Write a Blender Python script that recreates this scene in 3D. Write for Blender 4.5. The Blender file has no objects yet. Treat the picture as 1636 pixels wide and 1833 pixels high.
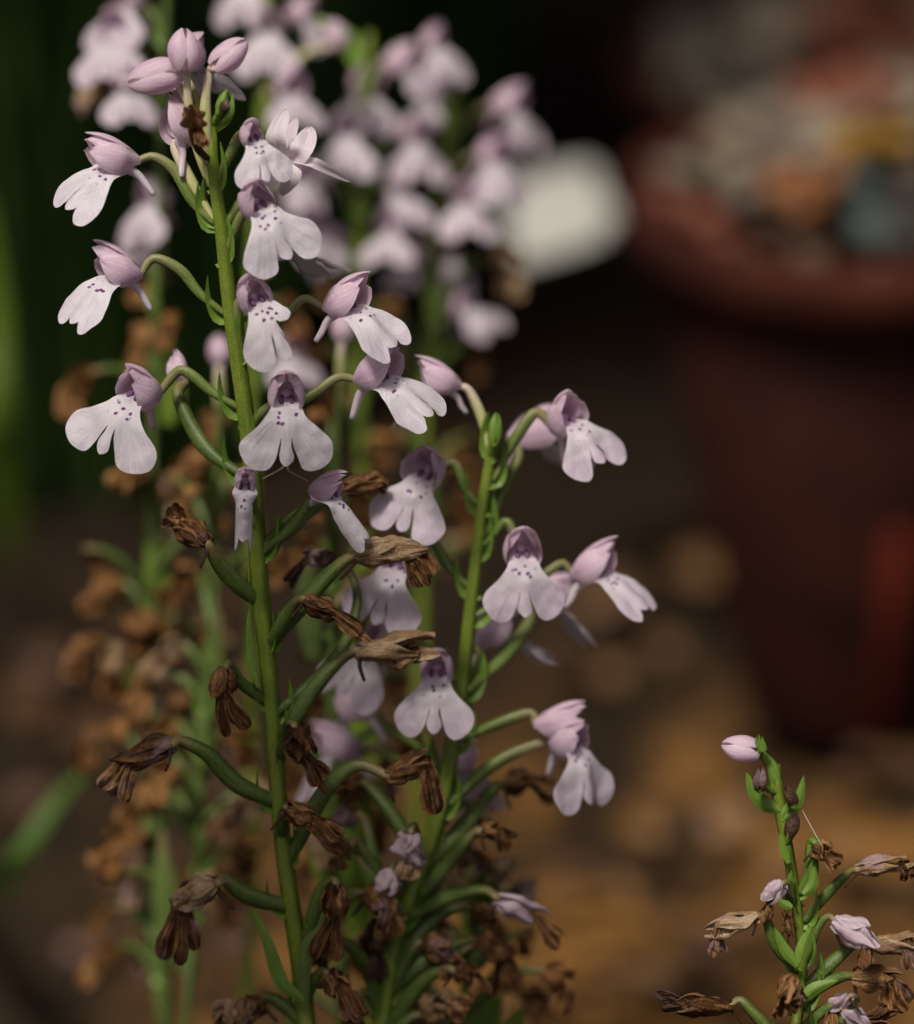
import bpy, math, random
from mathutils import Vector, Matrix, noise
from mathutils.geometry import delaunay_2d_cdt

random.seed(7)
R = math.radians
scene = bpy.context.scene
COL = scene.collection

# ------------------------------------------------------------------ camera
PITCH = R(25)
CAM = Vector((0.0, -0.4532, 0.397))
FOC = 0.500                      # metres to the plane in focus
PXM = 15000.0                    # photograph pixels per metre in that plane
FWD = Vector((0, math.cos(PITCH), -math.sin(PITCH)))
RIGHT = Vector((1, 0, 0))
UP = Vector((0, math.sin(PITCH), math.cos(PITCH)))
cam_d = bpy.data.cameras.new('camera')
cam = bpy.data.objects.new('camera', cam_d)
COL.objects.link(cam)
cam.location = CAM
cam.rotation_euler = (math.pi / 2 - PITCH, 0, 0)
cam_d.sensor_fit = 'VERTICAL'
cam_d.sensor_height = 24
cam_d.lens = 24 * FOC / (1833 / PXM)
cam_d.clip_start = 0.01
cam_d.clip_end = 50
cam_d.dof.use_dof = True
cam_d.dof.focus_distance = FOC
cam_d.dof.aperture_fstop = (cam_d.lens / 1000) / 0.0165
cam_d.dof.aperture_blades = 0
scene.camera = cam

# ------------------------------------------------------------------ light
SUN_EL, SUN_AZ = R(63), R(-146)   # azimuth clockwise from +Y: high, from the left and a little behind the camera
w = bpy.data.worlds.new('World'); scene.world = w; w.use_nodes = True
nt = w.node_tree
sky = nt.nodes.new('ShaderNodeTexSky'); sky.sky_type = 'NISHITA'; sky.sun_disc = False
sky.sun_elevation = SUN_EL; sky.sun_rotation = SUN_AZ
sky.air_density = 0.6; sky.dust_density = 8.0; sky.ozone_density = 0.0
nt.nodes['Background'].inputs['Strength'].default_value = 0.035
nt.links.new(sky.outputs[0], nt.nodes['Background'].inputs['Color'])
sun_d = bpy.data.lights.new('sun', 'SUN'); sun_d.energy = 1.5; sun_d.angle = R(10); sun_d.color = (1.0, 0.94, 0.86)
sun = bpy.data.objects.new('sun', sun_d); COL.objects.link(sun)
sdir = Vector((math.sin(SUN_AZ) * math.cos(SUN_EL), math.cos(SUN_AZ) * math.cos(SUN_EL), math.sin(SUN_EL)))
sun.rotation_euler = (-sdir).to_track_quat('-Z', 'Y').to_euler()
sun.location = sdir * 3
scene.view_settings.view_transform = 'Standard'
scene.view_settings.look = 'None'
scene.view_settings.exposure = 1.2
scene.view_settings.gamma = 1
scene.cycles.use_denoising = True
scene.render.filter_size = 1.1
scene.cycles.max_bounces = 6
scene.cycles.transparent_max_bounces = 4
scene.cycles.caustics_reflective = False
scene.cycles.caustics_refractive = False

# ------------------------------------------------------------------ helpers
def P(px, py, wmm=0.0):
    """point seen at photograph pixel (px, py), wmm millimetres nearer than the focused plane"""
    d = FOC - wmm / 1000.0
    k = d / FOC / PXM
    return CAM + FWD * d + RIGHT * ((px - 818) * k) - UP * ((py - 916.5) * k)

def depth_w(p):
    return (FOC - (p - CAM).dot(FWD)) * 1000.0

def to_px(p):
    v = p - CAM; d = v.dot(FWD); k = d / FOC / PXM
    return 818 + v.dot(RIGHT) / k, 916.5 - v.dot(UP) / k

def mm_px(n, wmm=0.0):
    return n * (FOC - wmm / 1000.0) / FOC / PXM

def catmull(pts, n):
    """n+1 points along a smooth curve through pts (Vectors)"""
    if len(pts) == 2:
        return [pts[0].lerp(pts[1], i / n) for i in range(n + 1)]
    L = [0.0]
    for a, b in zip(pts, pts[1:]):
        L.append(L[-1] + max(1e-9, (b - a).length))
    out = []
    ext = [pts[0] * 2 - pts[1]] + list(pts) + [pts[-1] * 2 - pts[-2]]
    k = 0
    for i in range(n + 1):
        t = L[-1] * i / n
        while k < len(pts) - 2 and t > L[k + 1]:
            k += 1
        u = (t - L[k]) / (L[k + 1] - L[k])
        p0, p1, p2, p3 = ext[k:k + 4]
        out.append(0.5 * ((2 * p1) + (p2 - p0) * u + (2 * p0 - 5 * p1 + 4 * p2 - p3) * u * u + (3 * p1 - p0 - 3 * p2 + p3) * u ** 3))
    return out

def lerp_list(v, t):
    x = t * (len(v) - 1); i = min(int(x), len(v) - 2)
    return v[i] + (v[i + 1] - v[i]) * (x - i)

def nz(p, f, seed=0.0):
    return noise.noise(Vector((p[0] * f + seed * 3.17, p[1] * f - seed * 1.31, p[2] * f + seed * 2.03)))

class MB:
    def __init__(s):
        s.v = []; s.f = []; s.uv = []
    def add(s, v, f, uv=None):
        o = len(s.v)
        s.v += [tuple(p) for p in v]
        s.f += [tuple(i + o for i in q) for q in f]
        s.uv += uv if uv else [(0, 0)] * len(v)
    def mesh(s, name, mats, smooth=True):
        me = bpy.data.meshes.new(name)
        me.from_pydata(s.v, [], s.f)
        for m in (mats if isinstance(mats, (list, tuple)) else [mats]):
            me.materials.append(m)
        ul = me.uv_layers.new(name='UVMap')
        flat = []
        for q in s.f:
            for i in q:
                flat += s.uv[i]
        ul.data.foreach_set('uv', flat)
        if smooth:
            me.polygons.foreach_set('use_smooth', [True] * len(me.polygons))
        me.update()
        return me

def link(name, me, parent=None):
    o = bpy.data.objects.new(name, me)
    COL.objects.link(o)
    if parent is not None:
        o.parent = parent
    return o

def tag(o, label=None, cat=None, group=None, kind=None):
    if label: o['label'] = label
    if cat: o['category'] = cat
    if group: o['group'] = group
    if kind: o['kind'] = kind
    return o

def tube(mb, pts, radii, segs=10, ribs=0, ribamp=0.0, twist=0.0, caps=True, wob=0.0, seed=0):
    n = len(pts)
    T = [(pts[min(i + 1, n - 1)] - pts[max(i - 1, 0)]).normalized() for i in range(n)]
    a = Vector((0, 0, 1)) if abs(T[0].z) < 0.8 else Vector((1, 0, 0))
    N = (a - T[0] * a.dot(T[0])).normalized()
    v = []; uv = []; f = []
    for i in range(n):
        N = (N - T[i] * N.dot(T[i])).normalized()
        B = T[i].cross(N)
        t = i / (n - 1)
        r = lerp_list(radii, t)
        for j in range(segs):
            an = 2 * math.pi * j / segs
            rr = r * (1 + ribamp * math.cos(ribs * an + twist * t))
            if wob:
                rr *= 1 + wob * noise.noise(Vector((math.cos(an), math.sin(an), t * 6 + seed)))
            v.append(pts[i] + (N * math.cos(an) + B * math.sin(an)) * rr)
            uv.append((j / segs, t))
    for i in range(n - 1):
        for j in range(segs):
            k = (j + 1) % segs
            f.append((i * segs + j, i * segs + k, (i + 1) * segs + k, (i + 1) * segs + j))
    if caps:
        v.append(pts[0] - T[0] * lerp_list(radii, 0) * 0.4); uv.append((0, 0)); c0 = len(v) - 1
        v.append(pts[-1] + T[-1] * lerp_list(radii, 1) * 0.5); uv.append((0, 1)); c1 = len(v) - 1
        for j in range(segs):
            k = (j + 1) % segs
            f.append((c0, k, j)); f.append((c1, (n - 1) * segs + j, (n - 1) * segs + k))
    mb.add(v, f, uv)

def sheet(mb, fn, ns, nq):
    """a sheet of (ns+1) x (2nq+1) points fn(s in 0..1, q in -1..1)"""
    v = []; uv = []; f = []
    m = 2 * nq + 1
    for i in range(ns + 1):
        for j in range(m):
            s = i / ns; q = j / nq - 1
            v.append(fn(s, q)); uv.append((q * 0.5 + 0.5, s))
    for i in range(ns):
        for j in range(m - 1):
            f.append((i * m + j, i * m + j + 1, (i + 1) * m + j + 1, (i + 1) * m + j))
    mb.add(v, f, uv)

def leaf_sheet(mb, pts, width, side, fold=0.25, ns=14, nq=3, prof=None, seed=0, wav=0.0, tw=0.0):
    """a leaf blade along pts; side is roughly the direction across it"""
    c = catmull(pts, ns)
    T = [(c[min(i + 1, ns)] - c[max(i - 1, 0)]).normalized() for i in range(ns + 1)]
    def fn(s, q):
        i = round(s * ns)
        S = (side - T[i] * side.dot(T[i])).normalized()
        if tw:
            S = Matrix.Rotation(tw * s, 3, T[i]) @ S
        Nn = T[i].cross(S)
        wd = width * (prof(s) if prof else (min(1, 0.45 + 1.8 * s) * (1 - s ** 2.2) ** 0.8 + 0.01))
        wv = wav * width * noise.noise(Vector((s * 3, q, seed)))
        return c[i] + S * (q * wd) + Nn * (fold * abs(q) * wd + wv)
    sheet(mb, fn, ns, nq)

# ------------------------------------------------------------------ materials
def mat(name):
    m = bpy.data.materials.new(name); m.use_nodes = True
    m.node_tree.nodes.clear()
    return m, m.node_tree.nodes, m.node_tree.links

def nd(N, t, **kw):
    n = N.new(t)
    for k, v in kw.items():
        setattr(n, k, v)
    return n

def ramp(N, stops, interp='LINEAR'):
    r = N.new('ShaderNodeValToRGB'); r.color_ramp.interpolation = interp
    e = r.color_ramp.elements
    while len(e) < len(stops): e.new(0.5)
    for el, (p, c) in zip(e, stops):
        el.position = p; el.color = (*c, 1) if len(c) == 3 else c
    return r

def math_n(N, L, op, a, b=None, clamp=False):
    n = N.new('ShaderNodeMath'); n.operation = op; n.use_clamp = clamp
    for i, x in enumerate((a, b)):
        if x is None: continue
        if isinstance(x, (int, float)): n.inputs[i].default_value = x
        else: L.new(x, n.inputs[i])
    return n.outputs[0]

def mixc(N, L, fac, a, b, mode='MIX'):
    n = N.new('ShaderNodeMix'); n.data_type = 'RGBA'; n.blend_type = mode
    for s, x in ((n.inputs[0], fac), (n.inputs[6], a), (n.inputs[7], b)):
        if isinstance(x, (int, float)): s.default_value = x
        elif isinstance(x, tuple): s.default_value = (*x, 1)
        else: L.new(x, s)
    return n.outputs[2]

def finish(m, N, L, color, rough=0.5, spec=0.3, bump=None, bstr=0.3, bdist=0.0001, trans=0.0, tcol=None, sheen=0.0, coat=0.0):
    p = N.new('ShaderNodeBsdfPrincipled')
    L.new(color, p.inputs['Base Color'])
    if isinstance(rough, (int, float)): p.inputs['Roughness'].default_value = rough
    else: L.new(rough, p.inputs['Roughness'])
    p.inputs['Specular IOR Level'].default_value = spec
    p.inputs['Sheen Weight'].default_value = sheen
    p.inputs['Coat Weight'].default_value = coat
    out = N.new('ShaderNodeOutputMaterial')
    b = None
    if bump is not None:
        b = N.new('ShaderNodeBump'); b.inputs['Strength'].default_value = bstr; b.inputs['Distance'].default_value = bdist
        L.new(bump, b.inputs['Height']); L.new(b.outputs[0], p.inputs['Normal'])
    if trans:
        t = N.new('ShaderNodeBsdfTranslucent')
        L.new(tcol if tcol is not None else color, t.inputs['Color'])
        if b: L.new(b.outputs[0], t.inputs['Normal'])
        x = N.new('ShaderNodeMixShader'); x.inputs[0].default_value = trans
        L.new(p.outputs[0], x.inputs[1]); L.new(t.outputs[0], x.inputs[2]); L.new(x.outputs[0], out.inputs[0])
    else:
        L.new(p.outputs[0], out.inputs[0])
    return m

def tex_noise(N, L, vec, scale, detail=4, rough=0.5, dist=0.0):
    n = N.new('ShaderNodeTexNoise'); n.inputs['Scale'].default_value = scale
    n.inputs['Detail'].default_value = detail; n.inputs['Roughness'].default_value = rough
    n.inputs['Distortion'].default_value = dist
    if vec is not None: L.new(vec, n.inputs['Vector'])
    return n.outputs['Fac']

def petal_material(name, base, tint, white):
    m, N, L = mat(name)
    uv = nd(N, 'ShaderNodeUVMap').outputs[0]
    obj = nd(N, 'ShaderNodeTexCoord').outputs['Object']
    geo = nd(N, 'ShaderNodeNewGeometry').outputs['Position']
    sx = nd(N, 'ShaderNodeSeparateXYZ'); L.new(uv, sx.inputs[0])
    u, v = sx.outputs[0], sx.outputs[1]
    # long faint veins running with the petal
    mp = nd(N, 'ShaderNodeMapping'); mp.inputs['Scale'].default_value = (17, 1.6, 1); L.new(uv, mp.inputs[0])
    veins = tex_noise(N, L, mp.outputs[0], 1.0, 3)
    cells = tex_noise(N, L, geo, 5200, 2, 0.6)
    blot = tex_noise(N, L, geo, 420, 3)
    c = mixc(N, L, math_n(N, L, 'MULTIPLY', blot, 0.75), white, base)
    # mid vein and petal foot carry more pigment
    mid = math_n(N, L, 'ABSOLUTE', math_n(N, L, 'SUBTRACT', u, 0.5))
    midm = ramp(N, [(0.0, (1, 1, 1)), (0.22, (0, 0, 0))]); L.new(mid, midm.inputs[0])
    foot = ramp(N, [(0.05, (0.1, 0.1, 0.1)), (0.3, (1, 1, 1)), (0.75, (0.15, 0.15, 0.15))]); L.new(v, foot.inputs[0])
    k = math_n(N, L, 'MULTIPLY', midm.outputs[0], foot.outputs[0])
    c = mixc(N, L, math_n(N, L, 'MULTIPLY', k, 0.55), c, tint)
    vr = ramp(N, [(0.42, (0, 0, 0)), (0.62, (1, 1, 1))]); L.new(veins, vr.inputs[0])
    c = mixc(N, L, math_n(N, L, 'MULTIPLY', vr.outputs[0], 0.30), c, tint)
    fr = ramp(N, [(0.44, (0, 0, 0)), (0.60, (1, 1, 1))]); L.new(cells, fr.inputs[0])
    c = mixc(N, L, math_n(N, L, 'MULTIPLY', fr.outputs[0], 0.16), c, (0.93, 0.9, 0.95))
    h = math_n(N, L, 'ADD', math_n(N, L, 'MULTIPLY', veins, 0.7), math_n(N, L, 'MULTIPLY', cells, 0.6))
    return finish(m, N, L, c, 0.42, 0.35, h, 0.7, 0.00018, 0.42, sheen=0.05)

def lip_material(name, spots=True, ca=(0.84, 0.80, 0.84), cb_=(0.72, 0.63, 0.73)):
    m, N, L = mat(name)
    uv = nd(N, 'ShaderNodeUVMap').outputs[0]      # lip plane in millimetres
    geo = nd(N, 'ShaderNodeNewGeometry').outputs['Position']
    rnd = nd(N, 'ShaderNodeObjectInfo').outputs['Random']
    sx = nd(N, 'ShaderNodeSeparateXYZ'); L.new(uv, sx.inputs[0])
    x, y = sx.outputs[0], sx.outputs[1]
    # fans of veins: angle about a point above the throat
    an = math_n(N, L, 'ARCTAN2', x, math_n(N, L, 'SUBTRACT', 0.8, y))
    rad = math_n(N, L, 'ADD', math_n(N, L, 'POWER', math_n(N, L, 'ABSOLUTE', x), 2), math_n(N, L, 'POWER', math_n(N, L, 'SUBTRACT', 0.8, y), 2))
    rad = math_n(N, L, 'SQRT', rad)
    cb = nd(N, 'ShaderNodeCombineXYZ')
    L.new(math_n(N, L, 'MULTIPLY', an, 15.0), cb.inputs[0]); L.new(math_n(N, L, 'MULTIPLY', rad, 0.22), cb.inputs[1])
    L.new(math_n(N, L, 'MULTIPLY', rnd, 31.0), cb.inputs[2])
    veins = tex_noise(N, L, cb.outputs[0], 1.0, 2)
    vr = ramp(N, [(0.47, (0, 0, 0)), (0.66, (1, 1, 1))]); L.new(veins, vr.inputs[0])
    cells = tex_noise(N, L, geo, 5600, 2, 0.65)
    soft = tex_noise(N, L, geo, 330, 3)
    c = mixc(N, L, soft, ca, cb_)
    c = mixc(N, L, math_n(N, L, 'MULTIPLY', vr.outputs[0], 0.38), c, (0.56, 0.46, 0.62))
    fr = ramp(N, [(0.42, (0, 0, 0)), (0.62, (1, 1, 1))]); L.new(cells, fr.inputs[0])
    c = mixc(N, L, math_n(N, L, 'MULTIPLY', fr.outputs[0], 0.30), c, (0.92, 0.90, 0.95))
    # whiter blaze at the foot of the lip
    bl = ramp(N, [(0.0, (1, 1, 1)), (1.0, (0, 0, 0))]); L.new(math_n(N, L, 'MULTIPLY', math_n(N, L, 'ABSOLUTE', math_n(N, L, 'ADD', y, 1.2)), 0.36, True), bl.inputs[0])
    c = mixc(N, L, math_n(N, L, 'MULTIPLY', bl.outputs[0], 0.55), c, (0.90, 0.87, 0.89))
    if spots:
        cb2 = nd(N, 'ShaderNodeCombineXYZ'); L.new(math_n(N, L, 'ADD', x, math_n(N, L, 'MULTIPLY', rnd, 570.0)), cb2.inputs[0]); L.new(math_n(N, L, 'ADD', y, math_n(N, L, 'MULTIPLY', rnd, 131.0)), cb2.inputs[1])
        vo = nd(N, 'ShaderNodeTexVoronoi', voronoi_dimensions='2D'); vo.inputs['Scale'].default_value = 1.0
        wob = tex_noise(N, L, cb2.outputs[0], 2.2, 2)
        wv = nd(N, 'ShaderNodeVectorMath', operation='ADD'); L.new(cb2.outputs[0], wv.inputs[0])
        wc = nd(N, 'ShaderNodeCombineXYZ'); L.new(math_n(N, L, 'MULTIPLY', wob, 0.5), wc.inputs[0]); L.new(math_n(N, L, 'MULTIPLY', wob, -0.35), wc.inputs[1])
        L.new(wc.outputs[0], wv.inputs[1]); 
        # flatten the third axis so that cells stay centred near the lip plane
        L.new(wv.outputs[0], vo.inputs['Vector'])
        sp = ramp(N, [(0.17, (1, 1, 1)), (0.27, (0, 0, 0))]); L.new(vo.outputs['Distance'], sp.inputs[0])
        # only in a band below the throat, and deep inside it
        band = ramp(N, [(0.0, (0, 0, 0)), (0.16, (1, 1, 1)), (0.72, (1, 1, 1)), (0.92, (0, 0, 0))])
        L.new(math_n(N, L, 'MULTIPLY', math_n(N, L, 'ADD', y, 1.9), 0.42, True), band.inputs[0])
        xm = ramp(N, [(0.62, (1, 1, 1)), (0.85, (0, 0, 0))]); L.new(math_n(N, L, 'MULTIPLY', math_n(N, L, 'ABSOLUTE', x), 0.5, True), xm.inputs[0])
        k = math_n(N, L, 'MULTIPLY', math_n(N, L, 'MULTIPLY', sp.outputs[0], band.outputs[0]), xm.outputs[0])
        c = mixc(N, L, k, c, (0.17, 0.012, 0.21))
        # explicit marks (real pigment) laid out per flower in uv millimetres
    h = math_n(N, L, 'ADD', math_n(N, L, 'MULTIPLY', veins, -0.9), math_n(N, L, 'MULTIPLY', cells, 0.8))
    fl = tex_noise(N, L, geo, 900, 4, 0.7)
    flr = ramp(N, [(0.70, (0, 0, 0)), (0.76, (1, 1, 1))]); L.new(fl, flr.inputs[0])
    c = mixc(N, L, math_n(N, L, 'MULTIPLY', flr.outputs[0], 0.5), c, (0.42, 0.26, 0.20))
    return finish(m, N, L, c, 0.30, 0.5, h, 0.75, 0.00016, 0.38, sheen=0.04)

def green_material(name, c0, c1, c2, trans=0.0, rough=0.45, along=False, tipcol=None, t0=0.45):
    m, N, L = mat(name)
    uv = nd(N, 'ShaderNodeUVMap').outputs[0]
    geo = nd(N, 'ShaderNodeNewGeometry').outputs['Position']
    sx = nd(N, 'ShaderNodeSeparateXYZ'); L.new(uv, sx.inputs[0])
    mp = nd(N, 'ShaderNodeMapping'); mp.inputs['Scale'].default_value = (9, 1.2, 1); L.new(uv, mp.inputs[0])
    stre = tex_noise(N, L, mp.outputs[0], 1.6, 3)
    n1 = tex_noise(N, L, geo, 260, 4)
    n2 = tex_noise(N, L, geo, 4200, 2)
    r = ramp(N, [(0.3, c0), (0.52, c1), (0.72, c2)]); L.new(math_n(N, L, 'ADD', math_n(N, L, 'MULTIPLY', n1, 0.55), math_n(N, L, 'MULTIPLY', stre, 0.45)), r.inputs[0])
    c = r.outputs[0]
    if tipcol:
        tr = ramp(N, [(t0, (0, 0, 0)), (0.97, (1, 1, 1))]); L.new(math_n(N, L, 'ADD', sx.outputs[1], math_n(N, L, 'MULTIPLY', math_n(N, L, 'SUBTRACT', stre, 0.5), 0.25)), tr.inputs[0])
        c = mixc(N, L, math_n(N, L, 'MULTIPLY', tr.outputs[0], 0.85), c, tipcol)
    fr = ramp(N, [(0.45, (0, 0, 0)), (0.6, (1, 1, 1))]); L.new(n2, fr.inputs[0])
    c = mixc(N, L, math_n(N, L, 'MULTIPLY', fr.outputs[0], 0.14), c, (0.35, 0.42, 0.12))
    n5 = tex_noise(N, L, geo, 640, 5, 0.7)
    br = ramp(N, [(0.63, (0, 0, 0)), (0.70, (1, 1, 1))]); L.new(n5, br.inputs[0])
    c = mixc(N, L, math_n(N, L, 'MULTIPLY', br.outputs[0], 0.55), c, (0.075, 0.045, 0.022))
    h = math_n(N, L, 'ADD', stre, math_n(N, L, 'MULTIPLY', n2, 0.5))
    return finish(m, N, L, c, rough, 0.35, h, 0.4, 0.0001, trans)

def dry_material(name, dark, midc, pale, trans=0.30, lil=0.55):
    m, N, L = mat(name)
    uv = nd(N, 'ShaderNodeUVMap').outputs[0]
    geo = nd(N, 'ShaderNodeNewGeometry').outputs['Position']
    rnd = nd(N, 'ShaderNodeObjectInfo').outputs['Random']
    sx = nd(N, 'ShaderNodeSeparateXYZ'); L.new(uv, sx.inputs[0])
    cb = nd(N, 'ShaderNodeCombineXYZ'); L.new(math_n(N, L, 'MULTIPLY', sx.outputs[0], 7), cb.inputs[0]); L.new(math_n(N, L, 'MULTIPLY', sx.outputs[1], 1.3), cb.inputs[1]); L.new(math_n(N, L, 'MULTIPLY', rnd, 40), cb.inputs[2])
    stre = tex_noise(N, L, cb.outputs[0], 1.3, 4, 0.6)
    n1 = tex_noise(N, L, geo, 520, 4, 0.6)
    n2 = tex_noise(N, L, geo, 3600, 3)
    f = math_n(N, L, 'ADD', math_n(N, L, 'MULTIPLY', stre, 0.55), math_n(N, L, 'MULTIPLY', n1, 0.45))
    f = math_n(N, L, 'ADD', f, math_n(N, L, 'MULTIPLY', math_n(N, L, 'SUBTRACT', rnd, 0.5), 0.14))
    r = ramp(N, [(0.34, dark), (0.5, midc), (0.66, pale)]); L.new(f, r.inputs[0])
    # margins dry out paler
    ed = ramp(N, [(0.36, (0, 0, 0)), (0.5, (1, 1, 1))]); L.new(math_n(N, L, 'ABSOLUTE', math_n(N, L, 'SUBTRACT', sx.outputs[0], 0.5)), ed.inputs[0])
    c = mixc(N, L, math_n(N, L, 'MULTIPLY', ed.outputs[0], 0.5), r.outputs[0], pale)
    # remnants of lilac tissue that has not browned yet
    n3 = tex_noise(N, L, geo, 210, 3)
    lr_ = ramp(N, [(0.58, (0, 0, 0)), (0.70, (1, 1, 1))]); L.new(n3, lr_.inputs[0])
    c = mixc(N, L, math_n(N, L, 'MULTIPLY', lr_.outputs[0], lil), c, (0.42, 0.30, 0.34))
    h = math_n(N, L, 'ADD', stre, math_n(N, L, 'MULTIPLY', n2, 0.9))
    return finish(m, N, L, c, 0.48, 0.35, h, 0.9, 0.0003, trans)

M = {}
M['petal'] = petal_material('lilac_petal', (0.72, 0.50, 0.63), (0.48, 0.17, 0.43), (0.87, 0.74, 0.80))
M['palepetal'] = petal_material('pale_petal', (0.84, 0.74, 0.80), (0.62, 0.40, 0.60), (0.90, 0.85, 0.86))
M['lip'] = lip_material('white_lip')
M['lippink'] = lip_material('lilac_pink_lip', True, (0.82, 0.71, 0.80), (0.68, 0.54, 0.67))
M['lipfar'] = lip_material('lilac_lip', False, (0.68, 0.57, 0.64), (0.52, 0.40, 0.49))
M['anther'] = petal_material('purple_anther', (0.16, 0.03, 0.17), (0.08, 0.01, 0.10), (0.30, 0.12, 0.28))
M['fading'] = petal_material('fading_petal', (0.58, 0.44, 0.52), (0.32, 0.13, 0.26), (0.74, 0.62, 0.64))
M['stem'] = green_material('stem_green', (0.052, 0.088, 0.004), (0.105, 0.150, 0.008), (0.160, 0.200, 0.019))
M['stalk'] = green_material('stalk_green', (0.046, 0.080, 0.012), (0.092, 0.135, 0.026), (0.140, 0.180, 0.042), tipcol=(0.26, 0.20, 0.12))
M['palestalk'] = green_material('pale_stalk', (0.25, 0.27, 0.08), (0.40, 0.40, 0.17), (0.52, 0.45, 0.30), tipcol=(0.66, 0.50, 0.50))
M['podstalk'] = green_material('pod_green', (0.030, 0.058, 0.009), (0.058, 0.094, 0.016), (0.094, 0.132, 0.026), tipcol=(0.22, 0.15, 0.075), t0=0.74)
M['bract'] = green_material('bract_green', (0.070, 0.150, 0.016), (0.140, 0.250, 0.030), (0.210, 0.330, 0.060), trans=0.25)
M['leaf'] = green_material('basal_leaf_green', (0.070, 0.140, 0.010), (0.130, 0.220, 0.014), (0.190, 0.280, 0.020), trans=0.35)
M['dry'] = dry_material('withered_brown', (0.022, 0.008, 0.003), (0.145, 0.060, 0.018), (0.450, 0.255, 0.100))
M['drypale'] = dry_material('withered_straw', (0.120, 0.060, 0.026), (0.330, 0.200, 0.100), (0.560, 0.430, 0.270), 0.25)
M['drydark'] = dry_material('withered_dark', (0.012, 0.006, 0.003), (0.045, 0.018, 0.008), (0.110, 0.050, 0.022), 0.0)
M['dryfar'] = dry_material('withered_ochre', (0.050, 0.020, 0.006), (0.210, 0.088, 0.022), (0.500, 0.270, 0.090), 0.3, 0.0)

# ------------------------------------------------------------------ flower pieces (local millimetres: x across, y out of the flower's face, z up)
def lip_mesh(seed=0, spread=1.0, mid=1.0, side=1.0, left=1.0, ang=0.0, rolled=0.0, res=0.36, cup=0.0):
    rd = random.Random(seed)
    half = [(0.0, 2.9), (0.8, 2.6), (1.25, 1.5), (1.75, 0.45), (2.25, -0.6), (3.3, -1.75), (4.55, -2.95), (5.05, -4.1), (4.75, -5.4), (3.85, -6.45), (2.7, -6.85), (1.75, -6.45), (1.20, -5.4), (0.80, -4.0), (0.56, -3.05), (0.58, -3.9), (0.86, -4.9), (0.74, -5.75), (0.0, -6.3)]
    def tw(p, sgn):
        x, y = p
        k = min(1.0, max(0.0, -y / 3.0))
        if x > 0.95 or (y < -6.3):
            lf = side * (left if sgn < 0 else 1.0)
            x = x * (1 + (spread - 1) * k); y = y if y > 0 else y * lf
            if lf < 0.9: x = x * (1 - (1 - lf) * 0.6 * k)
        elif y < -3.2:
            y = -3.2 + (y + 3.2) * mid
        return Vector((x * sgn + rd.uniform(-.10, .10) * (k > 0), y + rd.uniform(-.10, .10) * (k > 0), 0))
    ctrl = [tw(p, 1) for p in half] + [tw(p, -1) for p in reversed(half[1:-1])]
    n = len(ctrl); out = []
    for i in range(n):
        p0, p1, p2, p3 = ctrl[i - 1], ctrl[i], ctrl[(i + 1) % n], ctrl[(i + 2) % n]
        m = max(2, int((p2 - p1).length / res))
        for j in range(m):
            u = j / m
            q = 0.5 * ((2 * p1) + (p2 - p0) * u + (2 * p0 - 5 * p1 + 4 * p2 - p3) * u * u + (3 * p1 - p0 - 3 * p2 + p3) * u ** 3)
            out.append(Vector((q.x, q.y)))
    def inside(p):
        c = False; j = len(out) - 1
        for i in range(len(out)):
            a, b = out[i], out[j]
            if (a.y > p.y) != (b.y > p.y) and p.x < (b.x - a.x) * (p.y - a.y) / (b.y - a.y) + a.x: c = not c
            j = i
        return c
    pts = list(out); nb = len(out)
    y = -7.4; row = 0
    while y < 3:
        x = -6 + (row % 2) * res * 0.5
        while x < 6:
            p = Vector((x, y))
            if inside(p) and min((p - q).length_squared for q in out) > (res * 0.55) ** 2: pts.append(p)
            x += res
        y += res * 0.87; row += 1
    vs, es, fs, *_ = delaunay_2d_cdt(pts, [(i, (i + 1) % nb) for i in range(nb)], [list(range(nb))], 1, 1e-5)
    mb = MB(); V3 = []; UV = []
    ca, sa = math.cos(R(ang)), math.sin(R(ang))
    for p in vs:
        x, y = p.x, p.y
        t = min(1, max(0, (2.6 - y) / 2.6))
        d = -2.3 + 3.1 * (t * t * (3 - 2 * t))                 # from deep in the throat to the front of the mouth
        low = max(0.0, -y)
        d += 0.15 * math.sin(min(low, 3.2)) - 0.018 * low * low
        d -= 0.030 * x * x * (1 + cup)
        d += 0.45 * math.exp(-(x / 0.9) ** 2) * min(1, low / 2) # raised keel down the middle lobe
        ax = abs(x)
        if ax > 1: d += 0.22 * math.sin((ax - 1) * 1.1 + seed) * min(1, low / 4)
        d += 0.55 * nz((x, y, seed), 0.22, seed) * min(1, low / 3) + 0.16 * nz((x, y, 0), 0.75, seed + 5)
        X = x
        if rolled:
            Rr = 1.0 / rolled; k = min(1, max(0, (0.6 - y) / 1.5))
            X = x * (1 - k) + k * Rr * math.sin(max(-2.6, min(2.6, x / Rr)))
            d = d - k * Rr * (1 - math.cos(max(-2.6, min(2.6, x / Rr))))
        Y, Z = d, y
        if ang and y < 0.8:                                    # swing the blade out about the mouth
            k = min(1, (0.8 - y) / 1.6)
            c2, s2 = math.cos(R(ang) * k), math.sin(R(ang) * k)
            yy, zz = Y - 0.6, Z
            Y, Z = 0.6 + yy * c2 - zz * s2, yy * s2 + zz * c2
        V3.append((X, Y, Z)); UV.append((x, y))
    mb.add(V3, [tuple(f) for f in fs], UV)
    return mb

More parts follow.
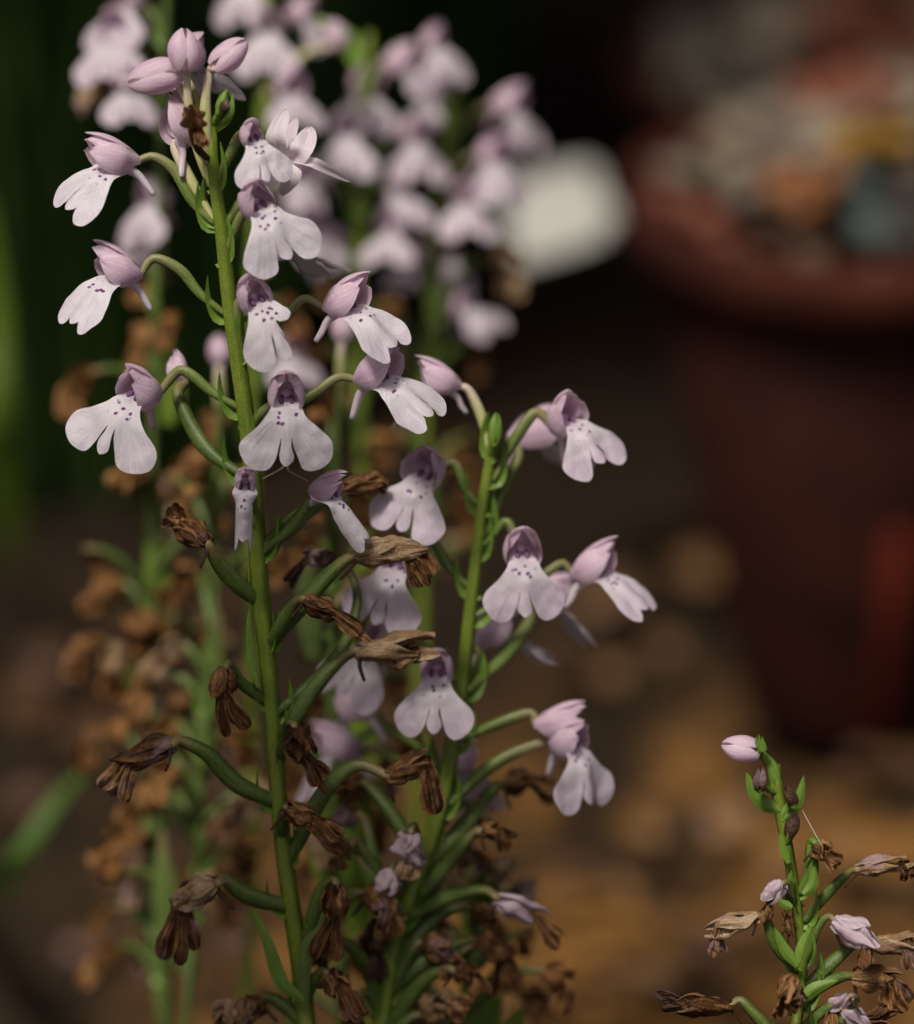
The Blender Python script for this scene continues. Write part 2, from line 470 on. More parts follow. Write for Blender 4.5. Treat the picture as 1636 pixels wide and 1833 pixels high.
HOOD = [('dorsal_sepal', 0, 52, 6.9, 2.15, 0.0, 1.05), ('petal', 52, 54, 6.5, 2.05, -0.05, 0.97), ('petal', -52, 54, 6.5, 2.05, -0.05, 0.97), ('lateral_sepal', 98, 50, 6.1, 2.15, 0.10, 1.09), ('lateral_sepal', -98, 50, 6.1, 2.15, 0.10, 1.09)]
def hood_meshes(seed=0, close=0.0, open_=0.0, lo=False, width=1.0, hp=0.0):
    def hrot(v):
        y, z = v.y + 3.0, v.z - 1.75
        k = min(1, max(0, (v.y + 4.1) / 2.0))
        c_, s_ = math.cos(R(hp) * k), math.sin(R(hp) * k)
        return Vector((v.x, -3.0 + y * c_ - z * s_, 1.75 + y * s_ + z * c_))
    rd = random.Random(seed + 99)
    res = []
    for (nm, al, de, Ln, rm, fl, lay) in HOOD:
        al = al + rd.uniform(-7, 7); de = de * rd.uniform(0.92, 1.08); Ln = Ln * rd.uniform(0.92, 1.06); fl = (fl + rd.uniform(-.1, .35) + open_ * (1.4 if nm == 'lateral_sepal' else 0.5)) * (1 - close)
        lift = rd.uniform(-0.15, 0.4) + (0.8 * open_ if nm == 'dorsal_sepal' else 0)
        def fn(s, q):
            wdt = (1 - s ** (3.2 if nm == 'dorsal_sepal' else 4.6)) ** 0.62 * (0.42 + 0.58 * min(1, s / 0.34)) if s < 1 else 0.0
            if s < 0.55: r = 0.65 + (rm - 0.65) * math.sin(math.pi / 2 * s / 0.55)
            else:
                k = (s - 0.55) / 0.45
                r = rm * (1 - ((0.42 if nm == 'dorsal_sepal' else 0.62 if nm == 'petal' else 0.50) - 0.32 * open_ * (nm != 'dorsal_sepal') + 0.35 * close) * k * k)
            r = r * lay * width + fl * max(0, s - 0.35) ** 1.5 * 2.2 + lift * s * s * 0.4
            a = R(al + q * de * wdt)
            r *= 1 - 0.10 * (q * q) * (1 if nm != 'lateral_sepal' else -0.9) * s
            x = r * math.sin(a); z = r * math.cos(a) * 1.06; y = -4.1 + Ln * s
            pin = s ** 2.2 * max(0.0, min(0.86, 0.86 - 0.62 * max(0.0, min(1.0, (1.9 - z) / 3.2)))) * (1 - 0.85 * min(1, open_)) * (0 if nm == 'dorsal_sepal' else 1)
            x *= 1 - pin
            j = 0.24 * nz((x, y, z), 0.45, seed + al)
            y += j * 1.2 + 0.15 * math.sin(q * 3 + seed) * s
            return hrot(Vector((x + j * 0.5, y - 0.10 * z * s, z + 1.75 + j * 0.5 + 0.11 * (y + 4.1) + 1.25 * (1 - 0.5 * open_) * s * s * {'dorsal_sepal': 1.0, 'petal': 1.25, 'lateral_sepal': 0.85}[nm])))
        mb = MB()
        sheet(mb, fn, 7 if lo else 12, 3 if lo else 5)
        res.append((nm, mb))
    return res

def spur_mesh(seed=0, ln=3.5):
    rd = random.Random(seed); b = rd.uniform(-1, 1)
    pts = catmull([Vector((0, -2.4, 1.0)), Vector((0.2 * b, -4.0, 0.1)), Vector((0.5 * b, -2.4 - ln * 0.72, -1.0)), Vector((0.7 * b, -2.4 - ln, -2.2 + b * 0.5))], 9)
    mb = MB(); tube(mb, pts, [0.75, 0.55, 0.45, 0.42, 0.34], 8)
    return mb

def column_mesh(part=0):
    mb = MB()
    if part:
        for s in (-1, 1):
            tube(mb, [Vector((s * 0.55, -0.75, 1.75)), Vector((s * 0.62, -0.25, 1.3)), Vector((s * 0.55, 0.0, 0.85))], [0.22, 0.36, 0.2], 7)
        return mb
    pts = catmull([Vector((0, -2.8, 1.5)), Vector((0, -1.6, 1.9)), Vector((0, -0.5, 2.15))], 6)
    tube(mb, pts, [0.9, 0.8, 0.75, 0.45], 8)
    return mb

BAS = Matrix(((-RIGHT.x, -FWD.x, UP.x), (-RIGHT.y, -FWD.y, UP.y), (-RIGHT.z, -FWD.z, UP.z)))
def frame(pos, yaw, pitch, roll, scale):
    r3 = BAS @ Matrix.Rotation(R(roll), 3, 'Y') @ Matrix.Rotation(R(yaw), 3, 'Z') @ Matrix.Rotation(R(pitch), 3, 'X')
    return Matrix.Translation(pos) @ r3.to_4x4() @ Matrix.Diagonal((scale / 1000,) * 3 + (1,))

class Orchid:
    def __init__(s, label, stem_px, wf, base_px=None, radii=(12, 18), group=None, segs=12, name='orchid', sm='stem'):
        """stem_px: points down the stem; wf(py): its depth"""
        pts = [P(x, y, wf(y)) for x, y in stem_px]
        last = pts[-1]; dirn = (pts[-1] - pts[-2]).normalized()
        gx = last.x + dirn.x * 0.05
        foot = Vector((gx, last.y + 0.012, 0.0))
        full = pts + ([last.lerp(foot, 0.5) + dirn * 0.004] if last.z > 0.03 else []) + [foot]
        s.root = bpy.data.objects.new(name, None); COL.objects.link(s.root)
        s.root.location = foot; s.root.empty_display_size = 0.02
        tag(s.root, label, 'orchid', group)
        s.base = foot; s.wf = wf; s.line = pts; s.full = full
        c = catmull(full, 60)
        c = [p + Vector((nz(p, 42, len(label)), nz(p, 42, len(label) + 9), 0)) * 0.0007 for p in c]
        mb = MB(); tube(mb, [p - foot for p in c], [mm_px(r * 0.93, depth_w(pts[0])) for r in radii], segs + 6, ribs=5, ribamp=0.07, twist=5.0, wob=0.14, seed=len(label))
        s.stem = link('stem', mb.mesh('stem', M[sm]), s.root)
        s.curve = c
        s.n = 0; s.lo = False; s.lipm = 'lip'
    def stem_at(s, py):
        best = min(s.curve, key=lambda p: abs(to_px(p)[1] - py))
        return best
    def ped_path(s, att, ped, back=None):
        if ped:
            k = len(ped)
            w1 = depth_w(att); x0, y0 = ped[-1]; p0 = s.stem_at(y0); w0 = depth_w(p0)
            pts = [att]
            for i, (x, y) in enumerate(ped):
                t = (i + 1) / (k + 0.0)
                pts.append(P(x, y, w1 + (w0 - w1) * t) if i < k - 1 else P(x, y, w0).lerp(p0, 0.4))
            return pts[::-1]
        ax, ay = to_px(att)
        p0 = s.stem_at(ay + (70 + 25 * (s.n % 3)) * (FOC / (FOC - depth_w(att) / 1000)))
        mid = p0.lerp(att, 0.55) + Vector((0, 0, 1)) * (att - p0).length * 0.18
        return [p0, mid, att]
    def flower(s, px, py, dw=0, yaw=0, pitch=0, roll=0, sc=1.0, ped=None, ang=12, rolled=0.0, close=0.0, open_=0.0, left=1.0, spread=1.0, mid=1.0, hw=1.0, pw=8.5, pm='stalk', lip=True, spur=True, side=1.0, bract=True, label=None, cup=0.0, ly=0, lr=0, hp=None):
        if hp is None: hp = -9 if abs(yaw) < 45 else -3
        s.n += 1
        seed = s.n * 13 + int(px) % 97
        w = s.wf(py) + dw
        Mx = frame(P(px, py, w), yaw, pitch, roll, sc)
        e = bpy.data.objects.new('flower', None); COL.objects.link(e); e.empty_display_size = 0.5
        e.parent = s.root; e.matrix_local = Matrix.Translation(-s.base) @ Mx
        if label: e['label'] = label
        if s.lo:
            k = s.n % 4
            if k not in POOL:
                POOL[k] = [(nm, mb.mesh(nm, M['petal'])) for nm, mb in hood_meshes(k * 31 + 3, 0, 0.15 * k, True, 1.0, -9)] + [('lip', lip_mesh(k * 17 + 5, 1.0, 1.0, ang=20 + 8 * k, res=0.8).mesh('lip', M['lipfar'])), ('spur', spur_mesh(k).mesh('spur', M['petal']))]
            for nm, me in POOL[k]: link(nm, me, e)
        else:
            for nm, mb in hood_meshes(seed, close, open_, False, hw, hp): link(nm, mb.mesh(nm, M['petal']), e)
            if lip:
                lo_ = link('lip', lip_mesh(seed, spread, mid, side, left, ang, rolled, cup=cup).mesh('lip', M[s.lipm]), e)
                if ly or lr:
                    r0 = frame(Vector(), yaw, pitch, roll, 1).to_3x3().normalized(); r1 = frame(Vector(), yaw + ly, pitch, roll + lr, 1).to_3x3().normalized()
                    lo_.matrix_local = (r0.inverted() @ r1).to_4x4()
            if spur: link('spur', spur_mesh(seed).mesh('spur', M['palepetal']), e)
            if lip:
                link('column', column_mesh().mesh('column', M['petal']), e)
                link('anther', column_mesh(1).mesh('anther', M['anther']), e)
        att = Mx @ Vector((0, -4.0, 1.75))
        path = s.ped_path(att, ped)
        # the ovary runs into the back of the hood
        inv = Mx.inverted()
        mb = MB(); c = catmull(path + [Mx @ Vector((0, -3.2, 1.8))], 22)
        k = 1000 / sc
        rr = [mm_px(pw * q, 0) * k for q in (0.62, 0.75, 0.95, 1.12, 1.12, 1.0, 0.82, 0.62)]
        tube(mb, [inv @ p for p in c], rr, 10, 3, 0.10, 5.0)
        link('ovary', mb.mesh('ovary', M[pm]), e)
        if bract: s.bract(path[0], path[min(1, len(path) - 1)], 4.2 if s.lo else 5.5)
        return e
    def bract(s, p0, p1, ln=5.5, wd=1.1, m='bract'):
        d = (p1 - p0).normalized(); up = Vector((0, 0, 1))
        d2 = (d * 0.75 + up * 0.5).normalized()
        out = (d - up * d.dot(up)); out = out.normalized() if out.length > 1e-4 else Vector((1, 0, 0))
        a = p0 - out * 0.0012 - up * 0.0004
        pts = [a - s.base, a + (d * 0.6 - up * 0.35) * ln * 0.0004 + out * 0.0008 - s.base, a + d2 * ln * 0.00075 + out * 0.0008 - up * 0.0011 - s.base, a + (d2 + up * 0.15) * ln * 0.001 + out * 0.0004 - s.base]
        side = d.cross(up); side = side.normalized() if side.length > 1e-3 else RIGHT.copy()
        mb = MB(); leaf_sheet(mb, pts, wd / 1000, side, 0.55, 10, 3)
        return link('bract', mb.mesh('bract', M[m]), s.root)
    def leaf(s, pts_px, width_px, m='leaf', dw=0, side=None, fold=0.3, prof=None, tw=0.0, name='leaf'):
        pts = [P(x, y, s.wf(y) + dw + (q[0] if q else 0)) - s.base for x, y, *q in pts_px]
        mb = MB(); leaf_sheet(mb, pts, mm_px(width_px, s.wf(pts_px[0][1])), side or RIGHT, fold, 18, 3, prof, tw=tw)
        return link(name, mb.mesh(name, M[m]), s.root)
    def bud(s, px, py, dx, dy, ln, wd, dw=0, ped=None, pm='palestalk', pw=8, m='petal', name='bud', bract=False, slit=True, wt=0.0):
        """an egg-shaped bud of three closed sepals; (dx, dy) is where its tip points in the picture"""
        s.n += 1
        w = s.wf(py) + dw
        c0 = P(px, py, w); ax = (RIGHT * dx - UP * dy - FWD * wt).normalized()
        e = bpy.data.objects.new(name, None); COL.objects.link(e); e.parent = s.root; e.empty_display_size = 0.001
        L_ = mm_px(ln, w); W_ = mm_px(wd, w) * 0.5
        a0 = c0 - ax * L_ * 0.5
        e.location = a0 - s.base
        S = ax.cross(FWD).normalized(); T = S.cross(ax)
        for k in range(3):
            mb = MB()
            off = k * 120 + 55 + s.n * 17
            def fn(t, q):
                wdt = (0.55 + 0.45 * math.sin(math.pi * t)) if t < 1 else 0.5
                r = W_ * max(0.03, math.sin(math.pi * (0.10 + 0.88 * t) ** 0.95)) ** 0.55 * (1 + 0.045 * (k == 0) + 0.02 * math.cos(q * 3.1))
                r *= 1 + 0.10 * nz((t * 2, q, k), 1.0, s.n) - 0.10 * abs(q) ** 3
                an = R(off + q * 66 * wdt)
                return (ax * (L_ * (1.02 * t - 0.02)) + S * math.cos(an) * r + T * math.sin(an) * r * 0.92)
            sheet(mb, fn, 14, 5)
            link('sepal', mb.mesh('sepal', M[m]), e)
        path = s.ped_path(a0, ped)
        mb = MB(); c = catmull(path + [a0 + ax * L_ * 0.06], 20)
        tube(mb, [p - a0 for p in c], [mm_px(pw * q, w) for q in (0.95, 1.2, 1.15, 0.9, 0.75, 0.9)], 10, 3, 0.07, 3)
        link('ovary', mb.mesh('ovary', M[pm]), e)
        if bract: s.bract(path[0], path[1], 4.5)
        return e
    def dry(s, pts_px, ped=None, wpx=26, dw=0, m='dry', pm='podstalk', pw=10, spur=True, lobes=3, hm=None, lipw=1.0, bract=True, label=None, fan=0.35):
        """a withered flower: crumpled hood from pts[0] to pts[1], shrivelled lip from pts[1] to pts[2], hooked spur at the back"""
        s.n += 1; rd = random.Random(s.n * 7 + int(pts_px[0][0]))
        w = s.wf(pts_px[0][1]) + dw
        a, b, c = [P(x, y, w + (q[0] if q else rd.uniform(-2, 2))) for x, y, *q in pts_px]
        e = bpy.data.objects.new('withered_flower', None); COL.objects.link(e); e.parent = s.root; e.location = a - s.base; e.empty_display_size = 0.001
        if label: e['label'] = label
        W_ = mm_px(wpx, w)
        lo = s.lo
        ax = b - a; L1 = ax.length; ax = ax.normalized()
        S = ax.cross(FWD).normalized(); T = S.cross(ax)
        if rd.random() < 0.5: T = -T
        sd = rd.uniform(0, 100)
        # hood: overlapping shrivelled sepals rolled round the axis
        for k in range(2 if lo else 3):
            mb = MB(); off = k * 118 + rd.uniform(-30, 30); ll = rd.uniform(0.85, 1.3); bend = rd.uniform(-0.1, 0.55)
            def fn(t, q):
                r = W_ * (0.16 + 0.5 * math.sin(math.pi * min(1, 0.12 + t * 0.8)) ** 0.8)
                wd = (0.5 + 0.5 * min(1, t * 3)) * max(0.05, (1 - t ** 2.5)) ** 0.6
                an = R(off + q * 85 * wd)
                r2 = r * (1 + 0.30 * math.sin(q * 7 + k * 2 + sd + t * 2) * (0.3 + t) * 0.55 + 0.75 * nz((t * 1.6, q * 1.2, k), 1.4, sd) + 0.35 * nz((t * 5, q * 3.5, k), 1.0, sd + 3))
                r2 += W_ * bend * t * t * 0.7
                return ax * (L1 * (t * 1.12 * ll - 0.03)) + S * math.cos(an) * r2 + T * math.sin(an) * r2 * 0.75
            sheet(mb, fn, 6 if lo else 14, 3 if lo else 6)
            link('sepal', mb.mesh('sepal', M[hm or m]), e)
        # lip lobes hanging, pleated lengthwise
        ax2 = c - b; L2 = ax2.length; ax2 = ax2.normalized()
        S2 = ax2.cross(FWD).normalized(); T2 = S2.cross(ax2)
        for k in range(2 if lo else lobes):
            mb = MB(); u = (k - (lobes - 1) / 2)
            dv = (ax2 + S2 * u * fan * 0.8 * rd.uniform(0.7, 1.2) + T2 * rd.uniform(-0.25, 0.25)).normalized()
            ln = L2 * rd.uniform(0.78, 1.08); ph = rd.uniform(0, 6); hwid = W_ * lipw * rd.uniform(0.34, 0.50) * (0.7 if u == 0 and lobes == 3 else 1)
            curl = rd.uniform(-0.5, 0.5)
            S3 = (S2 - dv * S2.dot(dv)).normalized(); T3 = dv.cross(S3)
            def fn(t, q):
                wd = hwid * (0.55 + 0.8 * t ** 1.3) * (max(0.0, 1 - t ** 5) ** 0.5 * 0.75 + 0.25)
                pl = hwid * (0.40 * math.sin(q * 5.0 + ph + 1.6 * nz((t * 2, q, k), 1.3, sd + 21)) + 0.16 * math.sin(q * 10 + ph * 2 + 2 * nz((t * 3, q, k), 1.1, sd + 33))) * (0.35 + 0.65 * t)
                z = pl + hwid * 0.9 * nz((t * 2.2, q, k), 1.1, sd + 7) + hwid * 0.4 * nz((t * 7, q * 3, k), 1.0, sd + 9) + curl * W_ * t * t * 0.6
                return (b - a) + dv * (ln * (t - 0.10 + 0.05 * abs(q) * (1 - t))) + S3 * (q * wd + u * W_ * 0.10 + W_ * 0.2 * nz((t * 2, 0, k), 1.0, sd)) + T3 * z + T2 * (u * 0.08 * W_)
            sheet(mb, fn, 6 if lo else 16, 3 if lo else 7)
            link('lip_lobe', mb.mesh('lip_lobe', M[m]), e)
        if spur and not lo:
            sx = rd.choice((-1, 1))
            d0 = (-ax * 0.2 - UP * 0.9 + RIGHT * 0.25 * sx).normalized()
            mb = MB(); p = [ax * L1 * 0.08, ax * L1 * 0.02 + d0 * W_ * 0.7, d0 * W_ * 1.5 + RIGHT * W_ * 0.25 * sx]
            tube(mb, catmull(p, 6), [W_ * 0.15, W_ * 0.11, W_ * 0.08], 6)
            link('spur', mb.mesh('spur', M['drydark']), e)
        path = s.ped_path(a, ped)
        mb = MB(); cc = catmull(path + [a + ax * L1 * 0.06], 10 if lo else 22)
        tube(mb, [p - a for p in cc], [mm_px(pw * q, w) for q in (0.75, 0.95, 1.08, 1.12, 1.05, 0.88, 0.7, 0.55)], 6 if lo else 10, 3, 0.09, 4)
        link('ovary', mb.mesh('ovary', M[pm]), e)
        if bract: s.bract(path[0], path[1], 5.0 if not lo else 4.0)
        return e
    def splay(s, px, py, dw, petals, ped, label=None):
        """an open flower seen from behind: narrow petals spread from its centre; petals = (points, width, colour)"""
        w = s.wf(py) + dw; c0 = P(px, py, w)
        e = bpy.data.objects.new('flower', None); COL.objects.link(e); e.parent = s.root; e.location = c0 - s.base; e.empty_display_size = 0.001
        if label: e['label'] = label
        for pts, wd, nm, m in petals:
            q = [P(x, y, w + (z[0] if z else 0)) - c0 for x, y, *z in pts]
            d = (q[-1] - q[0]).normalized(); side = d.cross(FWD).normalized()
            mb = MB(); leaf_sheet(mb, q, mm_px(wd, w), (side + FWD * 0.35).normalized(), 0.30, 16, 5, lambda t: (0.35 + 0.65 * min(1, t / 0.45)) * (1 - t ** 3.2) ** 0.62 + 0.005, seed=wd, wav=0.25)
            link(nm, mb.mesh(nm, M[m]), e)
        path = s.ped_path(c0, ped); mb = MB(); c = catmull(path, 18)
        tube(mb, [p - c0 for p in c], [mm_px(9 * q, w) for q in (0.7, 1.0, 1.1, 0.9, 0.65)], 10, 3, 0.08, 4)
        link('ovary', mb.mesh('ovary', M['stalk']), e)
        return e
POOL = {}

# ------------------------------------------------------------------ the tall spike in focus
wA = lambda y: -(y - 400) * 0.0085
A = Orchid('tall sharply focused orchid spike, pale lilac flowers above, brown withered ones below',
           [(374, 225), (379, 300), (395, 410), (412, 560), (433, 690), (448, 800), (460, 950), (467, 1080), (480, 1240), (493, 1400), (512, 1560), (535, 1720), (549, 1840), (560, 1960)],
           wA, radii=(11, 15, 17, 18, 17, 17, 18, 19, 20, 22, 24, 25, 25, 25))
# buds at the tip
A.bud(328, 88, 0.02, -1, 74, 60, 3, [(334, 130), (337, 180), (348, 240), (366, 300)], pw=9)
A.bud(276, 138, -0.92, 0.22, 98, 66, 1, [(318, 150), (338, 190), (352, 260), (372, 330)], pw=8)
A.bud(412, 98, 0.72, -0.62, 76, 56, 2, [(378, 125), (369, 170), (368, 230), (372, 262)], pw=10)
A.flower(292, 232, 1, yaw=-50, pitch=55, roll=10, sc=0.95, lip=False, close=0.25, hw=1.05, ped=[(312, 260), (345, 330), (378, 392)], pm='palestalk', pw=9)
A.flower(345, 130, -9, yaw=150, pitch=10, sc=0.95, ped=[(345, 165), (362, 240)], ang=60, pm='palestalk', bract=False)
A.bud(398, 182, 0.35, -0.94, 46, 20, 2, [(390, 205), (384, 225)], pm='bract', m='bract', pw=6)
A.bud(402, 189, 0.5, -0.8, 22, 19, 5, [(395, 200), (388, 220)], pm='bract', m='drydark', pw=4, name='dead_bud')
A.leaf([(388, 236), (402, 222, 2), (413, 200, 3), (417, 166, 3)], 9, 'bract', 2, name='bract')
A.dry([(338, 196), (350, 226), (368, 272)], [(338, 205), (352, 262), (372, 290)], 27, 7, 'dry', pw=7, spur=False, lipw=1.0, pm='dry', bract=False, lobes=2, fan=0.1)
# open flowers
A.flower(190, 314, 1, yaw=-66, pitch=2, roll=4, sc=1.0, ped=[(275, 280), (313, 305), (345, 362), (378, 402)], ang=14, spread=0.72, pw=9.5, ly=34, lr=-42)
A.flower(193, 512, 1, yaw=-62, pitch=0, roll=-6, sc=1.0, ped=[(275, 462), (322, 482), (358, 526), (400, 556)], ang=14, spread=0.66, pw=9, ly=26, lr=-26)
A.flower(230, 726, 2, yaw=-36, pitch=-4, roll=-22, sc=1.06, ped=[(318, 664), (345, 672), (380, 702), (428, 722)], ang=10, pw=9, spread=1.22, ly=14, lr=-4)
A.flower(297, 668, -7, yaw=-95, pitch=50, roll=0, sc=0.6, ped=[(318, 705), (350, 775), (385, 818), (432, 846)], lip=False, spur=False, pw=13, pm='podstalk')
A.flower(458, 262, 5, yaw=14, pitch=-6, roll=16, sc=0.72, ped=[(430, 240), (408, 282), (388, 330)], ang=14, hw=0.95)
A.splay(508, 282, -3, [([(508, 284), (496, 246, 3), (514, 194, 2)], 21, 'petal', 'palepetal'), ([(510, 284), (518, 246, -2), (531, 212, -4)], 15, 'petal', 'palepetal'),
        ([(510, 286), (540, 268, 3), (557, 226, 1)], 24, 'dorsal_sepal', 'palepetal'), ([(512, 286), (560, 292, 3), (628, 326, -2)], 11, 'lip_lobe', 'palepetal'),
        ([(506, 282), (484, 306, 4), (462, 345, 2)], 26, 'lip_lobe', 'palepetal'), ([(508, 282), (520, 310, 2), (505, 350, 0)], 20, 'lip_lobe', 'palepetal')], [(486, 300), (440, 350), (408, 410)], 'splayed flower turned away, its narrow petals spread like a star')
A.flower(474, 386, 6, yaw=14, pitch=-4, roll=27, sc=1.0, ped=[(436, 380), (420, 410), (402, 470)], ang=10, mid=0.9)
A.flower(520, 462, -9, yaw=115, pitch=10, roll=10, sc=0.95, ped=[(490, 480), (450, 520), (420, 560)], ang=60)
A.flower(470, 556, 6, yaw=10, pitch=2, roll=26, sc=1.0, ped=[(428, 540), (425, 580), (440, 640)], ang=6, left=0.35, spread=0.9, mid=1.2, label='open flower with one lip lobe withered away')
A.flower(636, 566, 2, yaw=58, pitch=2, roll=8, sc=1.0, ped=[(545, 534), (515, 560), (470, 590), (430, 630)], ang=14, spread=0.7, ly=-22, lr=34)
A.flower(513, 736, 7, yaw=2, pitch=-2, roll=0, sc=1.04, spread=1.06, ped=[(468, 740), (456, 765), (446, 800)], ang=2)
A.flower(694, 694, 1, yaw=56, pitch=4, roll=8, sc=1.05, ped=[(605, 675), (560, 705), (500, 740), (446, 760)], ang=14, spread=0.7, ly=-20, lr=36)
A.flower(438, 888, 8, yaw=2, pitch=-4, roll=-2, sc=0.88, ped=[(440, 880), (446, 900), (455, 930)], rolled=0.85, close=0.5, hw=0.72, ang=-4, side=1.12, spread=0.58, label='narrow flower with its lip rolled into a tube')
A.flower(600, 902, 3, yaw=50, pitch=-18, roll=22, sc=0.9, ped=[(558, 895), (520, 945), (470, 1000)], rolled=0.8, close=0.75, hw=0.85, ang=12, side=1.05, spread=0.55, pm='podstalk', pw=13, lr=24)
# withered flowers and their green pods
A.dry([(372, 972), (335, 945), (292, 912)], [(392, 1008), (424, 1044), (464, 1070)], 30, 2, pw=15, lobes=3, fan=0.25, hm='dry', lipw=1.3)
A.dry([(640, 992), (735, 984), (772, 1060)], [(610, 1010), (560, 1062), (482, 1165)], 34, 2, pw=15, m='dry', hm='drypale')
A.dry([(545, 1072), (590, 1092), (668, 1150)], [(530, 1078), (508, 1110), (482, 1168)], 25, 5, pw=12, lipw=1.1, fan=0.05)
A.dry([(404, 1196), (396, 1236), (428, 1322)], [(412, 1190), (432, 1222), (476, 1256)], 31, 6, pw=10, fan=0.3)
A.dry([(308, 1334), (232, 1358), (188, 1446)], [(322, 1326), (372, 1350), (425, 1402), (490, 1436)], 31, 2, pw=15, lipw=1.3, fan=0.4)
A.dry([(640, 1165), (745, 1160), (700, 1185)], [(610, 1180), (560, 1235), (500, 1345)], 36, 0, pw=15, m='dry', hm='drypale', lobes=1)
A.dry([(528, 1300), (545, 1350), (588, 1424)], [(518, 1296), (512, 1320), (498, 1352)], 30, 6, pw=11, fan=0.18)
A.dry([(512, 1445), (548, 1462), (626, 1522)], [(508, 1452), (505, 1480), (510, 1500)], 30, 6, pw=10, fan=0.22)
A.dry([(388, 1582), (322, 1612), (322, 1738)], [(405, 1576), (440, 1600), (515, 1632)], 34, 2, pw=15, hm='drypale', lipw=1.2, fan=0.3)
A.dry([(602, 1582), (600, 1636), (578, 1734)], [(594, 1576), (572, 1602), (545, 1700)], 31, 5, pw=12, fan=0.25)
A.dry([(585, 1742), (610, 1770), (648, 1840)], [(576, 1738), (560, 1760), (550, 1800)], 31, 5, pw=10)
A.dry([(695, 1390), (762, 1362), (780, 1462)], [(640, 1370), (580, 1420), (515, 1540)], 30, 1, pw=14, lobes=1, lipw=1.6, hm='dry', label='withered flower hanging from a long green pod with a faded pink tip')
A.dry([(425, 1835), (425, 1800), (370, 1830)], [(450, 1850), (500, 1880), (555, 1900)], 34, 0, m='drypale', pw=13)
A.dry([(612, 874), (662, 864), (704, 872)], [(590, 892), (530, 930), (478, 985)], 26, -6, pw=13, lobes=2, fan=0.1)
A.dry([(602, 1004), (552, 998), (506, 1056)], [(620, 1010), (640, 1080), (600, 1180), (496, 1290)], 20, -8, m='drydark', pw=10, lobes=2)
A.leaf([(545, 1790), (505, 1760), (480, 1690), (452, 1625)], 14, 'bract', 3, name='bract')
A.leaf([(462, 1230), (450, 1190), (445, 1130), (447, 1082)], 8, 'bract', 2, name='bract')
A.leaf([(545, 1800), (548, 1700), (575, 1660), (590, 1590)], 13, 'podstalk', 3, name='bract')

# ------------------------------------------------------------------ the second spike, a little behind
wB = lambda y: -15 - (y - 750) * 0.006
B = Orchid('second orchid spike of lilac flowers, slightly soft, just behind the tall sharp one',
           [(886, 765), (880, 820), (866, 900), (856, 1000), (843, 1100), (829, 1200), (806, 1330), (786, 1430), (748, 1560), (712, 1660), (684, 1840), (670, 1960)],
           wB, radii=(10, 13, 15, 16, 17, 18, 19, 20, 20, 20, 20))
B.lipm = 'lippink'
B.bud(886, 768, 0.1, -1, 58, 27, 3, [(884, 795), (880, 820)], pm='bract', m='bract', pw=8)
B.flower(772, 704, 2, yaw=-72, pitch=6, roll=-4, sc=0.86, ped=[(840, 700), (862, 745), (878, 815)], pm='palestalk', ang=40, pw=9)
B.flower(1030, 768, 3, yaw=34, pitch=8, roll=26, sc=0.95, ped=[(960, 738), (925, 780), (890, 862)], ang=8, mid=0.85, pw=10, open_=0.4)
B.flower(962, 800, -10, yaw=118, pitch=12, roll=0, sc=0.95, ped=[(930, 815), (900, 880), (872, 960)], ang=62, open_=0.8)
B.flower(752, 868, 4, yaw=-16, pitch=2, roll=-20, sc=1.0, ped=[(812, 828), (835, 880), (862, 912)], ang=8, open_=0.6)
B.flower(702, 1030, 4, yaw=-14, pitch=0, roll=-18, sc=1.02, ped=[(772, 968), (806, 1018), (848, 1066)], ang=4)
B.flower(936, 1012, 6, yaw=4, pitch=0, roll=2, sc=1.0, ped=[(908, 934), (880, 962), (860, 985)], ang=2, open_=0.4)
B.flower(1082, 1040, 0, yaw=62, pitch=4, roll=12, sc=1.0, ped=[(1008, 1008), (985, 1020), (930, 1060), (850, 1110)], ang=18, spread=0.62, ly=-14, lr=24)
B.flower(990, 1090, -12, yaw=100, pitch=-8, roll=0, sc=0.95, ped=[(948, 1112), (900, 1180), (840, 1240)], ang=58, pw=12)
B.flower(905, 1150, -9, yaw=96, pitch=20, roll=6, sc=1.0, ped=[(860, 1170), (845, 1220), (826, 1280)], ang=42)
B.flower(780, 1224, 6, yaw=0, pitch=4, roll=-3, sc=0.97, ped=[(800, 1220), (812, 1260), (812, 1310)], ang=4)
B.flower(660, 1170, -5, yaw=-28, pitch=0, roll=-28, sc=1.02, ped=[(720, 1130), (770, 1170), (826, 1230)], ang=12)
B.flower(1010, 1322, 1, yaw=82, pitch=-2, roll=0, sc=0.92, ped=[(950, 1276), (888, 1296), (808, 1336)], lip=False, spur=False, pw=10)
B.flower(1030, 1352, 2, yaw=40, pitch=-4, roll=12, sc=1.0, ped=[(950, 1336), (880, 1370), (795, 1446)], ang=8, pw=11)
B.flower(592, 1362, -15, yaw=-66, pitch=4, roll=0, sc=1.0, ped=[(670, 1340), (730, 1370), (790, 1430)], ang=30)
B.flower(625, 1290, -18, yaw=-120, pitch=4, roll=0, sc=0.95, ped=[(690, 1300), (740, 1330), (800, 1390)], ang=50)
B.flower(830, 1380, -14, yaw=140, pitch=4, sc=0.9, ped=[(810, 1400), (800, 1440)], ang=40)
B.dry([(735, 1490), (735, 1535), (728, 1590)], [(742, 1480), (745, 1520), (740, 1580)], 34, 7, m='drypale', hm='fading', pw=10)
B.dry([(905, 1402), (950, 1396), (1005, 1425)], [(880, 1415), (830, 1480), (760, 1560)], 30, -8, m='dry', pw=14)
B.dry([(890, 1608), (955, 1635), (1010, 1700)], [(865, 1594), (800, 1608), (722, 1652)], 26, 3, m='dry', hm='fading', pw=12, fan=0.1)
